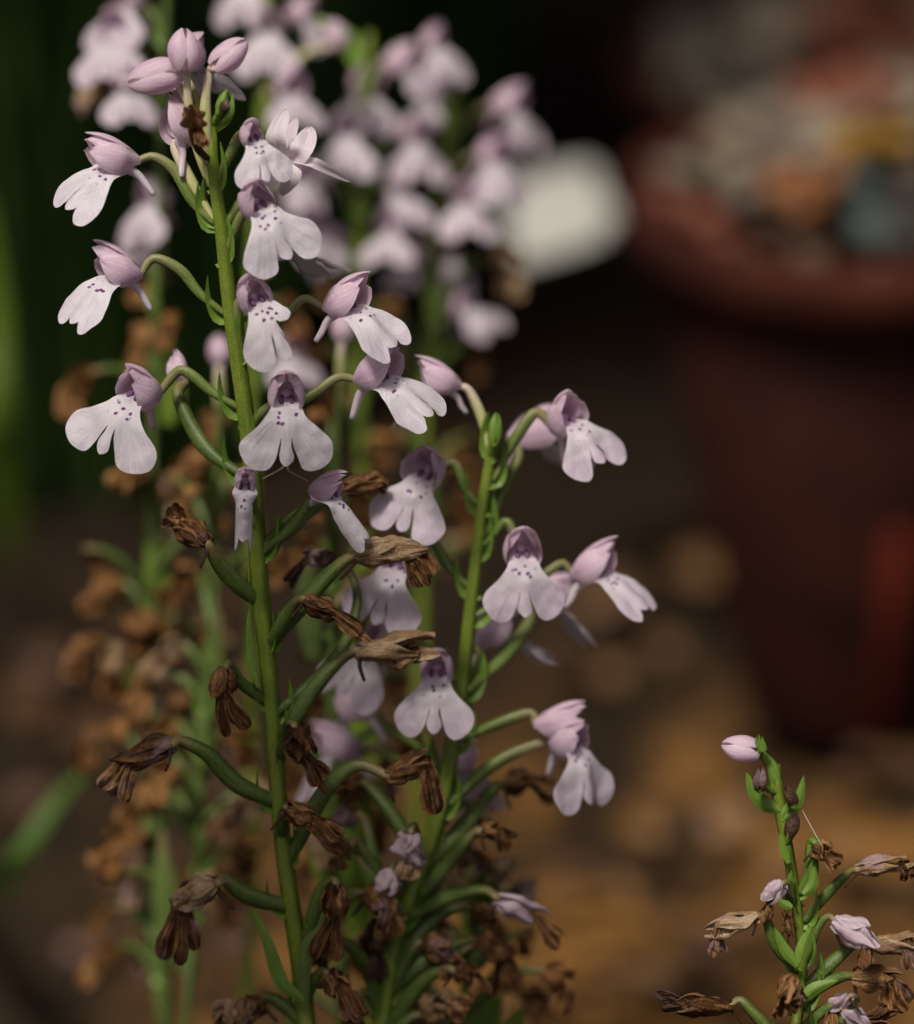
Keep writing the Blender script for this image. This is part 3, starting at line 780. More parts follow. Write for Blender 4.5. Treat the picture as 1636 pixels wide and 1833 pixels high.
B.dry([(850, 1680), (905, 1700), (905, 1800)], [(815, 1690), (760, 1720), (705, 1770)], 34, -4, m='dry', pw=14)
B.dry([(760, 1815), (800, 1795), (845, 1812)], [(735, 1822), (710, 1845), (690, 1880)], 36, 4, m='dry', hm='drypale', pw=12)
B.dry([(678, 1650), (668, 1690), (672, 1760)], [(684, 1652), (690, 1680), (690, 1760)], 28, 3, m='drydark', pw=10)
B.dry([(820, 1540), (850, 1528), (885, 1560)], [(800, 1550), (770, 1600), (725, 1650)], 22, -12, m='dry', pw=9)
B.dry([(640, 1455), (600, 1470), (590, 1520)], [(655, 1470), (668, 1530), (690, 1640), (690, 1720)], 24, -8, m='drydark', pw=11)
A.dry([(655, 1600), (690, 1622), (702, 1692)], [(630, 1602), (590, 1640), (536, 1730)], 30, -4, pw=13)
A.dry([(470, 1792), (440, 1815), (430, 1870)], [(482, 1785), (510, 1800), (545, 1840)], 28, -3, pw=12, m='dry')
B.dry([(762, 1690), (800, 1702), (822, 1764)], [(746, 1690), (725, 1720), (700, 1790)], 30, 2, pw=12)
B.dry([(700, 1558), (690, 1600), (702, 1662)], [(706, 1548), (716, 1560), (738, 1592)], 26, 5, m='drypale', hm='fading', pw=9)
B.dry([(642, 1782), (622, 1812), (640, 1858)], [(652, 1776), (668, 1790), (688, 1836)], 30, 3, pw=10)
B.dry([(842, 1440), (868, 1458), (872, 1510)], [(828, 1438), (800, 1460), (770, 1510)], 24, -6, pw=10, m='dry', hm='drypale')
for pts, ped, w_ in (([(628, 1512), (606, 1524), (604, 1566)], [(640, 1508), (672, 1560), (722, 1650)], 3), ([(842, 1628), (874, 1640), (890, 1690)], [(826, 1622), (770, 1650), (704, 1740)], -2),
                     ([(598, 1690), (578, 1704), (574, 1750)], [(610, 1684), (650, 1720), (690, 1820)], 4), ([(812, 1738), (846, 1742), (866, 1790)], [(796, 1734), (748, 1766), (690, 1850)], 3),
                     ([(648, 1402), (620, 1398), (600, 1432)], [(662, 1408), (710, 1470), (756, 1545)], -4), ([(862, 1488), (894, 1486), (920, 1526)], [(846, 1494), (800, 1548), (738, 1620)], 2)):
    B.dry(pts, ped, 22, w_, pw=13)
B.leaf([(690, 1840), (730, 1790), (800, 1720), (850, 1690)], 16, 'podstalk', -3, name='bract')
B.leaf([(722, 1640), (690, 1600), (655, 1560), (640, 1530)], 14, 'podstalk', 4, name='bract')

# ------------------------------------------------------------------ the low spike by itself
wC = lambda y: 1 - (y - 1330) * 0.006
Cc = Orchid('low orchid spike standing apart, nearly over, one pink bud on its tip',
           [(1384, 1370), (1392, 1420), (1402, 1480), (1415, 1550), (1428, 1640), (1436, 1720), (1432, 1780), (1424, 1840), (1418, 1960)], wC, radii=(13, 10, 11, 13, 15, 16, 17, 18, 18))
Cc.bud(1325, 1340, -0.9, -0.2, 68, 50, 1, [(1360, 1346), (1382, 1372), (1390, 1408)], pm='bract', pw=10, m='petal')
for k, (x, y) in enumerate(((1353, 1318), (1358, 1314), (1364, 1318), (1367, 1326))):
    Cc.leaf([(1366, 1345), (x + 2, y + 14), (x, y)], 4, 'bract', 3, name='bract')
Cc.leaf([(1398, 1452), (1370, 1440), (1350, 1420), (1336, 1382)], 15, 'bract', 1, name='bract', fold=0.5)
Cc.leaf([(1400, 1470), (1420, 1450), (1432, 1425), (1439, 1388)], 12, 'bract', 1, name='bract', fold=0.5)
Cc.leaf([(1400, 1460), (1408, 1445), (1411, 1430)], 6, 'bract', 3, name='bract')
Cc.leaf([(1412, 1545), (1402, 1520), (1396, 1490)], 8, 'bract', 3, name='bract')
for (x, y, dx, dy, l, wd) in ((1360, 1394, 0.05, -1, 44, 26), (1415, 1424, -0.5, -0.8, 36, 24), (1419, 1477, 0.3, -0.95, 46, 27)):
    Cc.bud(x, y, dx, dy, l, wd, 4, [(x, y + 14), (1398, y + 34)], m='drydark', pm='bract', pw=5, name='dead_bud')
Cc.dry([(1460, 1510), (1478, 1530), (1506, 1556)], [(1453, 1508), (1452, 1560), (1440, 1592)], 24, 3, pw=12, pm='bract', lipw=1.1)
Cc.dry([(1534, 1556), (1612, 1544), (1642, 1580)], [(1520, 1562), (1478, 1602), (1448, 1650)], 24, 2, pw=9, m='dry', hm='drypale')
Cc.dry([(1402, 1580), (1376, 1608), (1372, 1662)], [(1412, 1582), (1416, 1605), (1424, 1625)], 21, 4, pw=8, hm='fading', m='dry', lobes=2, fan=0.12)
Cc.dry([(1355, 1640), (1285, 1662), (1284, 1712)], [(1372, 1645), (1388, 1690), (1420, 1745)], 23, 2, pw=10, hm='drypale', m='dry', lipw=0.9)
Cc.dry([(1494, 1648), (1552, 1678), (1552, 1740)], [(1482, 1640), (1460, 1665), (1442, 1720)], 30, 3, pw=9, hm='fading', m='dry', lobes=2, lipw=0.9, fan=0.12)
Cc.dry([(1560, 1692), (1625, 1685), (1640, 1745)], [(1530, 1690), (1485, 1728), (1442, 1772)], 24, -2, pw=11, hm='drypale', m='dry')
Cc.dry([(1423, 1752), (1402, 1780), (1420, 1822)], [(1426, 1760), (1430, 1775), (1430, 1800)], 27, 7, pw=8, m='dry', lipw=1.5, fan=0.6)
Cc.dry([(1308, 1800), (1240, 1800), (1175, 1790)], [(1325, 1790), (1348, 1812), (1400, 1880)], 25, 2, pw=10, m='drydark', hm='dry', fan=0.2)
Cc.dry([(1528, 1748), (1590, 1750), (1622, 1820)], [(1510, 1748), (1470, 1764), (1436, 1790)], 30, 0, pw=12, m='dry', lipw=1.4)
Cc.dry([(1522, 1782), (1490, 1806), (1500, 1850)], [(1530, 1790), (1500, 1835), (1430, 1880)], 22, 3, pw=9, m='dry', hm='fading')
Cc.dry([(1508, 1806), (1545, 1830), (1610, 1815)], [(1490, 1800), (1460, 1822), (1430, 1860)], 26, 4, pw=10, m='dry', hm='fading')
for pts, wd in (([(1428, 1730), (1405, 1700), (1386, 1660)], 11), ([(1430, 1725), (1440, 1690), (1455, 1655)], 13), ([(1418, 1625), (1402, 1618), (1392, 1608)], 9), ([(1438, 1602), (1455, 1585), (1458, 1550)], 11), ([(1436, 1792), (1460, 1770), (1500, 1755)], 13)):
    Cc.leaf(pts, wd, 'bract', 4, name='bract', fold=0.5)

# a small brown insect on that stem, threads of spider silk
ins = bpy.data.objects.new('insect', None); COL.objects.link(ins); ip = P(1410, 1655, wC(1655) + 2); ins.location = ip; ins.empty_display_size = 0.001
tag(ins, 'tiny brown insect clinging to the stem of the low orchid spike', 'insect')
mb = MB(); tube(mb, catmull([P(1409, 1638, 2) - P(1410, 1655, 2), Vector((0, 0, 0)), P(1413, 1676, 2) - P(1410, 1655, 2)], 8), [mm_px(r) for r in (3, 6, 5, 7, 6, 3)], 8)
link('body', mb.mesh('body', M['dry']), ins)
for k in range(6):
    sx = -1 if k % 2 else 1; y = -10 + 10 * (k // 2)
    mb = MB(); tube(mb, [(P(1410, 1655 + y, 2) - P(1410, 1655, 2)), (P(1410 + sx * 9, 1655 + y * 1.5, 3) - P(1410, 1655, 2)), (P(1410 + sx * 10, 1655 + y * 2.2, 0) - P(1410, 1655, 2))], [mm_px(1.0)] * 2, 5)
    link('leg', mb.mesh('leg', M['drydark']), ins)
for k in (-1, 1):
    mb = MB(); tube(mb, [(P(1409, 1640, 2) - P(1410, 1655, 2)), (P(1407 + k * 6, 1622, 3) - P(1410, 1655, 2))], [mm_px(0.7)] * 2, 5)
    link('antenna', mb.mesh('antenna', M['drydark']), ins)
m_, N_, L_ = mat('spider_silk'); rgb = nd(N_, 'ShaderNodeRGB'); rgb.outputs[0].default_value = (0.55, 0.5, 0.42, 1)
M['silk'] = finish(m_, N_, L_, rgb.outputs[0], 0.4, 0.5)
for nm, pts in (('fine spider thread slanting from the leafy tip of the low orchid spike', [(1436, 1450, 2), (1452, 1480, 3), (1470, 1512, 4)]),
                ('loose spider thread hanging below the widest open flower of the tall spike', [(468, 858, 5), (505, 838, 8), (513, 828, 8), (516, 842, 8), (552, 862, 4)])):
    pp = [P(*q) for q in pts]; mb = MB(); tube(mb, [p - pp[0] for p in catmull(pp, 16)], [mm_px(0.55)] * 2, 5)
    o = link('spider_thread', mb.mesh('spider_thread', M['silk'])); o.location = pp[0]; tag(o, nm, 'spider thread', 'threads of spider silk')

# ------------------------------------------------------------------ ground
def soil_material():
    m, N, L = mat('dark_soil')
    g = nd(N, 'ShaderNodeNewGeometry').outputs['Position']
    n1 = tex_noise(N, L, g, 16, 5, 0.6); n2 = tex_noise(N, L, g, 48, 4, 0.6); n3 = tex_noise(N, L, g, 420, 4, 0.6)
    f = math_n(N, L, 'ADD', math_n(N, L, 'MULTIPLY', n1, 0.5), math_n(N, L, 'MULTIPLY', n2, 0.5))
    r = ramp(N, [(0.36, (0.005, 0.0035, 0.0025)), (0.52, (0.013, 0.008, 0.004)), (0.66, (0.036, 0.019, 0.008))]); L.new(f, r.inputs[0])
    # drier sandy ground on the open side
    sx = nd(N, 'ShaderNodeSeparateXYZ'); L.new(g, sx.inputs[0])
    d = nd(N, 'ShaderNodeVectorMath', operation='DISTANCE'); L.new(g, d.inputs[0]); d.inputs[1].default_value = GC
    dr = ramp(N, [(0.30, (1, 1, 1)), (0.74, (0, 0, 0))]); L.new(math_n(N, L, 'MULTIPLY', math_n(N, L, 'ADD', d.outputs['Value'], math_n(N, L, 'MULTIPLY', math_n(N, L, 'SUBTRACT', n1, 0.5), 0.10)), 5.2, True), dr.inputs[0])
    pt = ramp(N, [(0.46, (0, 0, 0)), (0.60, (1, 1, 1))]); L.new(n2, pt.inputs[0])
    c = mixc(N, L, math_n(N, L, 'MULTIPLY', dr.outputs[0], math_n(N, L, 'ADD', math_n(N, L, 'MULTIPLY', pt.outputs[0], 0.92), 0.04)), r.outputs[0], (0.29, 0.136, 0.030))
    gr = ramp(N, [(0.40, (0, 0, 0)), (0.66, (1, 1, 1))]); L.new(n3, gr.inputs[0])
    c = mixc(N, L, math_n(N, L, 'MULTIPLY', gr.outputs[0], 0.30), c, (0.085, 0.055, 0.030))
    h = math_n(N, L, 'ADD', n3, math_n(N, L, 'MULTIPLY', n2, 2.0))
    return finish(m, N, L, c, 0.9, 0.15, h, 0.8, 0.002)

def G(px, py):
    d = P(px, py, 0) - CAM
    t = -CAM.z / d.z
    return CAM + d * t
GC = G(1420, 1720)
mb = MB()
NG = 150
def gx(i, c, ext):
    t = 2 * i / NG - 1
    return c + ext * (0.035 * t + 0.965 * abs(t) ** 5 * (1 if t > 0 else -1)) * 1.0
gv = []; gf = []
for j in range(NG + 1):
    for i in range(NG + 1):
        x, y = gx(i, 0.05, 20), gx(j, 0.2, 20)
        near = math.exp(-((x - 0.05) ** 2 + (y - 0.2) ** 2) / 1.0)
        gv.append((x, y, (0.010 * nz((x, y, 0), 9, 1) + 0.005 * nz((x, y, 0), 34, 2) + 0.002 * nz((x, y, 0), 110, 3)) * near - 0.003))
for j in range(NG):
    for i in range(NG):
        a = j * (NG + 1) + i
        gf.append((a, a + 1, a + NG + 2, a + NG + 1))
mb.add(gv, gf)
tag(link('ground', mb.mesh('ground', soil_material())), kind='structure')

# wall added out of view to keep the ground behind the flowers in shade
def shade_blocker_material():
    m, N, L = mat('dark_shade_blocker')
    g = nd(N, 'ShaderNodeNewGeometry').outputs['Position']
    n = tex_noise(N, L, g, 9, 6, 0.65)
    r = ramp(N, [(0.35, (0.020, 0.016, 0.012)), (0.7, (0.055, 0.042, 0.030))]); L.new(n, r.inputs[0])
    return finish(m, N, L, r.outputs[0], 0.9, 0.1, n, 0.5, 0.004)
WY, WH = 0.98, 1.86
mb = MB()
for x0, x1, y0, y1, z0, z1 in ((-3.5, 3.5, WY, WY + 0.2, -0.05, WH - 0.05), (-3.53, 3.53, WY - 0.03, WY + 0.23, WH - 0.048, WH)):
    mb.add([(x0, y0, z0), (x1, y0, z0), (x1, y1, z0), (x0, y1, z0), (x0, y0, z1), (x1, y0, z1), (x1, y1, z1), (x0, y1, z1)], [(0, 3, 2, 1), (4, 5, 6, 7), (0, 1, 5, 4), (1, 2, 6, 5), (2, 3, 7, 6), (3, 0, 4, 7)])
tag(link('added_shade_wall', mb.mesh('added_shade_wall', shade_blocker_material(), smooth=False)), kind='structure')

# unseen eave, added to cast shade over the back of the bed
mb = MB(); EY, EZ = 0.0, 0.0
EZ = WH; EY = 0.395 - (WH - 0.10) * math.cos(SUN_EL) / math.sin(SUN_EL) * math.cos(SUN_AZ + math.pi)
mb.add([(-3.5, EY, EZ), (3.5, EY, EZ), (3.5, WY + 0.4, EZ + 0.16), (-3.5, WY + 0.4, EZ + 0.16), (-3.5, EY, EZ + 0.06), (3.5, EY, EZ + 0.06), (3.5, WY + 0.4, EZ + 0.22), (-3.5, WY + 0.4, EZ + 0.22)], [(0, 3, 2, 1), (4, 5, 6, 7), (0, 1, 5, 4), (1, 2, 6, 5), (2, 3, 7, 6), (3, 0, 4, 7)])
tag(link('added_shade_eave', mb.mesh('added_shade_eave', shade_blocker_material(), smooth=False)), kind='structure')

# chips of dead leaf and bark lying on the soil
M['chip'] = dry_material('dead_leaf_tan', (0.075, 0.034, 0.010), (0.170, 0.084, 0.026), (0.280, 0.150, 0.052), 0.0)
M['chipdark'] = dry_material('dead_leaf_brown', (0.030, 0.014, 0.006), (0.080, 0.036, 0.014), (0.150, 0.075, 0.030), 0.0)
def chip_mesh(k, m, nm):
    rd = random.Random(500 + k); mb = MB()
    def fn(s, q):
        wd = 0.36 * math.sin(math.pi * min(1, 0.08 + s * 0.92)) ** 0.7 + 0.01
        return Vector((s - 0.5, q * wd * (1 + 0.25 * nz((s * 3, q, 0), 1.2, k)), 0.04 + 0.08 * q * q * (1 if k % 2 else -0.3) + 0.10 * nz((s * 2, q * 1.5, k), 1.1, k)))
    sheet(mb, fn, 7, 3)
    me = mb.mesh(nm, m)
    return me
CH = [chip_mesh(k, M['chip'] if k < 4 else M['chipdark'], 'dead_leaf') for k in range(7)]
def chip(px, py, size_px, k, label, group, lift=0.004):
    p = G(px, py); d = (p - CAM).dot(FWD); rd = random.Random(int(px * 7 + py))
    o = link('dead_leaf', CH[k]); o.location = p + Vector((0, 0, lift)); s = size_px * d / FOC / PXM
    o.scale = (s, s, s); o.rotation_euler = (rd.uniform(-.4, .4), rd.uniform(-.3, .3), rd.uniform(0, 6.3))
    tag(o, label, 'dead leaf', group)
lab = 'blurred tan dead leaf lying flat on the soil below the red pot'
for i, (x, y, s) in enumerate([(1255, 1045, 150), (1190, 1200, 90), (1060, 1110, 110), (1150, 1535, 130), (1300, 1500, 150), (1500, 1560, 150), (1250, 1570, 100), (1200, 1700, 120), (1345, 1690, 120), (1150, 1805, 130), (1570, 1790, 120), (1110, 1640, 110),
                              (1000, 1650, 90), (1310, 1790, 110), (1080, 1760, 110), (1400, 1590, 110), (1620, 1650, 110), (1090, 1240, 90), (1240, 1380, 80), (1500, 1440, 90), (1180, 1460, 90)]):
    chip(x, y, s * 0.8, i % 4, lab, 'tan dead leaves on the ground below the red pot')
for i in range(22):
    rd = random.Random(900 + i)
    chip(rd.uniform(950, 1640), rd.uniform(600, 1830), rd.uniform(60, 130), 4 + i % 3, 'dark brown blurred dead leaf scattered on the open soil by the red pot', 'dark dead leaves on the open ground')
for i in range(26):
    rd = random.Random(1300 + i)
    chip(rd.uniform(-20, 480), rd.uniform(1020, 1830), rd.uniform(60, 130), 4 + i % 3, 'brown blurred dead leaf on the shaded soil beneath the tall orchids', 'dead leaves on the shaded ground')

# ------------------------------------------------------------------ pots heaped with stones, white plant label
def pot_material(name, c0, c1):
    m, N, L = mat(name)
    g = nd(N, 'ShaderNodeNewGeometry').outputs['Position']
    n1 = tex_noise(N, L, g, 60, 5, 0.6); n2 = tex_noise(N, L, g, 700, 3)
    r = ramp(N, [(0.35, c0), (0.65, c1)]); L.new(n1, r.inputs[0])
    return finish(m, N, L, r.outputs[0], 0.8, 0.12, n2, 0.3, 0.0008)
M['pot'] = pot_material('dark_red_clay', (0.014, 0.0036, 0.0022), (0.030, 0.0068, 0.0036))
M['rim'] = pot_material('worn_red_rim', (0.028, 0.0075, 0.005), (0.075, 0.020, 0.011))
M['lit_stripe'] = pot_material('red_lit_streak', (0.100, 0.014, 0.008), (0.160, 0.024, 0.011))  # brighter red strip: a lit streak painted onto the pot wall
def lathe(mb, prof, segs=48, a0=0.0, a1=2 * math.pi):
    full = abs(a1 - a0 - 2 * math.pi) < 1e-6
    m_ = segs if full else segs + 1
    v = []; f = []
    for r, z in prof:
        for j in range(m_):
            a = a0 + (a1 - a0) * j / segs
            v.append((r * math.cos(a), r * math.sin(a), z))
    for i in range(len(prof) - 1):
        for j in range(segs):
            k = (j + 1) % m_
            f.append((i * m_ + j, i * m_ + k, (i + 1) * m_ + k, (i + 1) * m_ + j))
    mb.add(v, f)
def pot(px, py, w, rt, rb, rim_h, label, rimmat, lit_stripe=None):
    c = P(px, py, w); H = c.z
    o = bpy.data.objects.new('flowerpot', None); COL.objects.link(o); o.location = (c.x, c.y, 0); o.empty_display_size = 0.03
    tag(o, label, 'flowerpot')
    zr = H - rim_h; rr = rb + (rt - rb) * zr / H
    mb = MB(); lathe(mb, [(0.001, 0.001), (rb * 0.96, 0.001), (rb, 0.004), (rr, zr), (rr - 0.004, zr + 0.002), (rb - 0.003, 0.008), (0.001, 0.008)])
    link('wall', mb.mesh('wall', M['pot']), o)
    mb = MB(); lathe(mb, [(rr - 0.004, zr - 0.001), (rr + 0.0035, zr - 0.001), (rr + 0.0045, zr + 0.002), (rt + 0.0045, H - 0.002), (rt + 0.003, H), (rt - 0.003, H), (rt - 0.004, H - 0.003), (rr - 0.004, zr - 0.001)])
    link('rim', mb.mesh('rim', rimmat), o)
    mb = MB(); lathe(mb, [(0.001, H - 0.012), (rt * 0.6, H - 0.012), (rt - 0.002, H - 0.013)])
    link('soil', mb.mesh('soil', M['pot']), o)
    if lit_stripe:
        a0, a1 = lit_stripe; mb = MB()
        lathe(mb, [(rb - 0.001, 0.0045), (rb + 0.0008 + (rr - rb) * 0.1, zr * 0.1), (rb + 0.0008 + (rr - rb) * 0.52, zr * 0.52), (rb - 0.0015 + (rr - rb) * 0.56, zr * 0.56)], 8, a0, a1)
        link('lit_streak', mb.mesh('lit_streak', M['lit_stripe']), o)
    return o, c, H
p1, c1, H1 = pot(1545, 335, -304, 0.0438, 0.0200, 0.010, 'tall dark red flowerpot heaped with coloured stones, a streak of light painted down its wall', M['rim'], (R(-83), R(-73)))
p2, c2, H2 = pot(1600, 110, -520, 0.062, 0.040, 0.011, 'wider red flowerpot of grey stones standing behind the tall pot', M['rim'])

STC = {'grey': (0.22, 0.20, 0.165), 'cream': (0.40, 0.34, 0.25), 'brick red': (0.26, 0.065, 0.035), 'orange': (0.34, 0.12, 0.035), 'yellow': (0.50, 0.27, 0.025), 'teal': (0.060, 0.120, 0.125), 'pale blue': (0.28, 0.32, 0.34), 'brown': (0.12, 0.075, 0.05), 'dark': (0.035, 0.040, 0.042)}
def stone_mat(nm, c):
    m, N, L = mat(nm.replace(' ', '_') + '_stone')
    g = nd(N, 'ShaderNodeTexCoord').outputs['Object']; n = tex_noise(N, L, g, 2.2, 5, 0.6)
    c = tuple(0.68 * x + 0.32 * y for x, y in zip(c, (0.14, 0.095, 0.06))); r = ramp(N, [(0.3, tuple(x * 0.55 for x in c)), (0.7, tuple(x * 1.15 for x in c))]); L.new(n, r.inputs[0])
    return finish(m, N, L, r.outputs[0], 0.6, 0.3, n, 0.3, 0.001)
STM = {k: stone_mat(k, v) for k, v in STC.items()}
import bmesh
STONE = {}
def stone_mesh(kind, v):
    if (kind, v) not in STONE:
        bm = bmesh.new(); bmesh.ops.create_icosphere(bm, subdivisions=2, radius=1)
        for q in bm.verts:
            p = q.co.copy(); q.co = p * (1 + 0.28 * nz(p, 0.9, v * 5 + 1)); q.co.z *= 0.72; q.co.x *= 1.15
        me = bpy.data.meshes.new('stone'); bm.to_mesh(me); bm.free()
        for pl in me.polygons: pl.use_smooth = True
        me.materials.append(STM[kind]); STONE[(kind, v)] = me
    return STONE[(kind, v)]
def nearest_kind(x, y, table, rd):
    best = None; bd = 1e9
    for kx, ky, kr, kind in table:
        d = math.hypot(x - kx, y - ky) / kr
        if d < bd: bd, best = d, kind
    return best if bd < 1 else rd.choice(['grey', 'grey', 'brown', 'cream', 'grey'])
TAB = [(1565, 375, 62, 'teal'), (1525, 372, 40, 'pale blue'), (1600, 420, 80, 'dark'), (1578, 275, 48, 'yellow'), (1440, 335, 70, 'orange'), (1510, 310, 45, 'orange'), (1290, 430, 70, 'brick red'), (1190, 390, 65, 'brick red'), (1618, 165, 60, 'cream'), (1350, 170, 70, 'grey'), (1260, 215, 60, 'cream'), (1440, 250, 50, 'cream'), (1480, 170, 60, 'brick red'), (1560, 80, 110, 'brick red'), (1350, 400, 40, 'brown'), (1420, 440, 70, 'brown')]
def heap(c, H, rad, hh, n, seed, where, smin, smax):
    rd = random.Random(seed); placed = []
    tries = 0
    while len(placed) < n and tries < 6000:
        tries += 1
        r = rad * math.sqrt(rd.random()); a = rd.uniform(0, 6.283)
        x, y = r * math.cos(a), r * math.sin(a)
        s = rd.uniform(smin, smax)
        if any(math.hypot(x - q[0], y - q[1]) < (s + q[2]) * 0.80 for q in placed): continue
        placed.append((x, y, s))
        z = H - 0.005 + hh * (1 - (r / rad) ** 2)
        p = Vector((c.x + x, c.y + y, z)); px, py = to_px(p)
        kind = nearest_kind(px, py, TAB, rd)
        o = link('stone', stone_mesh(kind, rd.randrange(3))); o.location = p; o.scale = (s, s, s); o.rotation_euler = (rd.uniform(-.5, .5), rd.uniform(-.5, .5), rd.uniform(0, 6.3))
        tag(o, '%s blurred stone heaped with others in the %s' % (kind, where), 'stone', 'stones heaped in the ' + where)
heap(c1, H1, 0.0400, 0.024, 130, 5, 'tall dark red pot', 0.0031, 0.0050)
heap(c2, H2, 0.058, 0.022, 70, 9, 'pot behind the tall one', 0.0052, 0.0075)

m_, N_, L_ = mat('white_plastic'); rgb = nd(N_, 'ShaderNodeRGB'); rgb.outputs[0].default_value = (0.55, 0.55, 0.50, 1)
M['white'] = finish(m_, N_, L_, rgb.outputs[0], 0.45, 0.4)
def slab(pts, th):
    a = (pts[1] - pts[0]).cross(pts[2] - pts[0]).normalized() * th
    mb = MB(); n = len(pts); v = [p for p in pts] + [p + a for p in pts]
    mb.add(v, [tuple(range(n))[::-1], tuple(range(n, 2 * n))] + [(i, (i + 1) % n, (i + 1) % n + n, i + n) for i in range(n)])
    return mb
lp = [P(905, 332, -350), P(990, 302, -356), P(1055, 292, -359), P(1072, 312, -357), P(1084, 420, -340), P(1020, 446, -335), P(920, 474, -328)]
o0 = P(1180, 420, -310); mb = slab([p - o0 for p in lp], 0.0012)
lb = bpy.data.objects.new('plant_label', None); COL.objects.link(lb); lb.location = o0; lb.empty_display_size = 0.01
tag(lb, 'blank white plant label sticking out over the rim of the tall dark red pot', 'plant label')
link('blade', mb.mesh('blade', M['white'], smooth=False), lb)
mb = slab([P(1078, 350, -350) - o0, P(1180, 385, -316) - o0, P(1180, 402, -315) - o0, P(1081, 396, -343) - o0], 0.0012)
link('stake', mb.mesh('stake', M['white'], smooth=False), lb)

# ------------------------------------------------------------------ broad dark leaves behind on the left
M['dark_leaf'] = green_material('dark_strap_leaf', (0.016, 0.054, 0.008), (0.028, 0.084, 0.013), (0.044, 0.120, 0.018), trans=0.12, rough=0.6)
M['mid_leaf'] = green_material('mid_green_leaf', (0.030, 0.080, 0.010), (0.050, 0.120, 0.014), (0.080, 0.160, 0.020), trans=0.2, rough=0.6)
M['lime_leaf'] = green_material('yellow_green_leaf', (0.070, 0.130, 0.008), (0.120, 0.200, 0.012), (0.170, 0.250, 0.020), trans=0.3, rough=0.5)  # the leaf's own yellow-green
def strap_plant(base, n, hgt, spread, wd, seed, label, group, m='dark_leaf', aim=None):
    rd = random.Random(seed)
    o = bpy.data.objects.new('leafy_plant', None); COL.objects.link(o); o.location = base; o.empty_display_size = 0.03
    tag(o, label, 'plant', group)
    for k in range(n):
        a = 2 * math.pi * (k + rd.uniform(-.3, .3)) / n
        h = hgt * rd.uniform(0.7, 1.12); s = spread * rd.uniform(0.35, 1.0)
        d = Vector((math.cos(a), math.sin(a) * 0.7, 0))
        pts = [d * 0.008, d * s * 0.16 + Vector((0, 0, h * 0.45)), d * s * 0.5 + Vector((0, 0, h * 0.85)), d * s + Vector((0, 0, h * rd.uniform(0.72, 1.05)))]
        mb = MB(); leaf_sheet(mb, pts, wd * rd.uniform(0.75, 1.2), Vector((-d.y, d.x, 0)), 0.30, 14, 3, lambda s_: min(1, 0.5 + 1.6 * s_) * max(0, 1 - s_ ** 3) ** 0.7 + 0.01, seed=k, wav=0.15, tw=rd.uniform(-.7, .7))
        link('leaf', mb.mesh('leaf', M[m]), o)
    return o
for i, (x, y, h, wd) in enumerate([(-150, 900, 0.26, 0.020), (40, 880, 0.27, 0.021), (215, 865, 0.26, 0.020), (380, 820, 0.25, 0.020), (-60, 700, 0.27, 0.022), (140, 660, 0.28, 0.022), (330, 640, 0.27, 0.021), (520, 560, 0.22, 0.020), (700, 400, 0.17, 0.018), (850, 260, 0.12, 0.016)]):
    strap_plant(G(x, y), 11, h, 0.13, wd, 40 + i, 'dark green broad-leaved plant, deeply blurred, far behind the tall orchids', 'dark broad-leaved plants behind the orchids')
strap_plant(G(760, 300), 9, 0.15, 0.12, 0.016, 77, 'mid green broad-leaved plant, blurred, showing above the far lilac flowers', None, 'mid_leaf')
o = bpy.data.objects.new('leafy_plant', None); COL.objects.link(o); ob = G(10, 1010); o.location = ob
tag(o, 'single upright yellow-green leaf, blurred, before the dark broad-leaved plants', 'plant')
mb = MB(); leaf_sheet(mb, [Vector((0, 0, 0)), P(-16, 800, -300) - ob, P(-14, 600, -300) - ob, P(-40, 330, -335) - ob], 0.0040, RIGHT, 0.3, 14, 3); link('leaf', mb.mesh('leaf', M['lime_leaf']), o)
o = bpy.data.objects.new('leafy_plant', None); COL.objects.link(o); ob = G(-60, 1640); o.location = ob
tag(o, 'narrow green blade, blurred, arching over the bare shaded soil', 'plant')
mb = MB(); leaf_sheet(mb, [Vector((0, 0, 0)), P(20, 1560, -140) - ob, P(90, 1440, -140) - ob, P(190, 1340, -150) - ob], 0.0045, RIGHT, 0.3, 14, 3); link('leaf', mb.mesh('leaf', M['mid_leaf']), o)

strap_plant(Vector((-0.080, -0.088, 0)), 44, 0.335, 0.040, 0.017, 91, 'lower leafy dark green plant added out of view to shade the stems', None)  # unseen plant added to shade the tall spike's lower stem
strap_plant(Vector((-0.100, -0.140, 0)), 44, 0.425, 0.045, 0.019, 92, 'tallest leafy dark green plant added out of view to shade the stems', None)  # second unseen plant, added to shade the spike behind
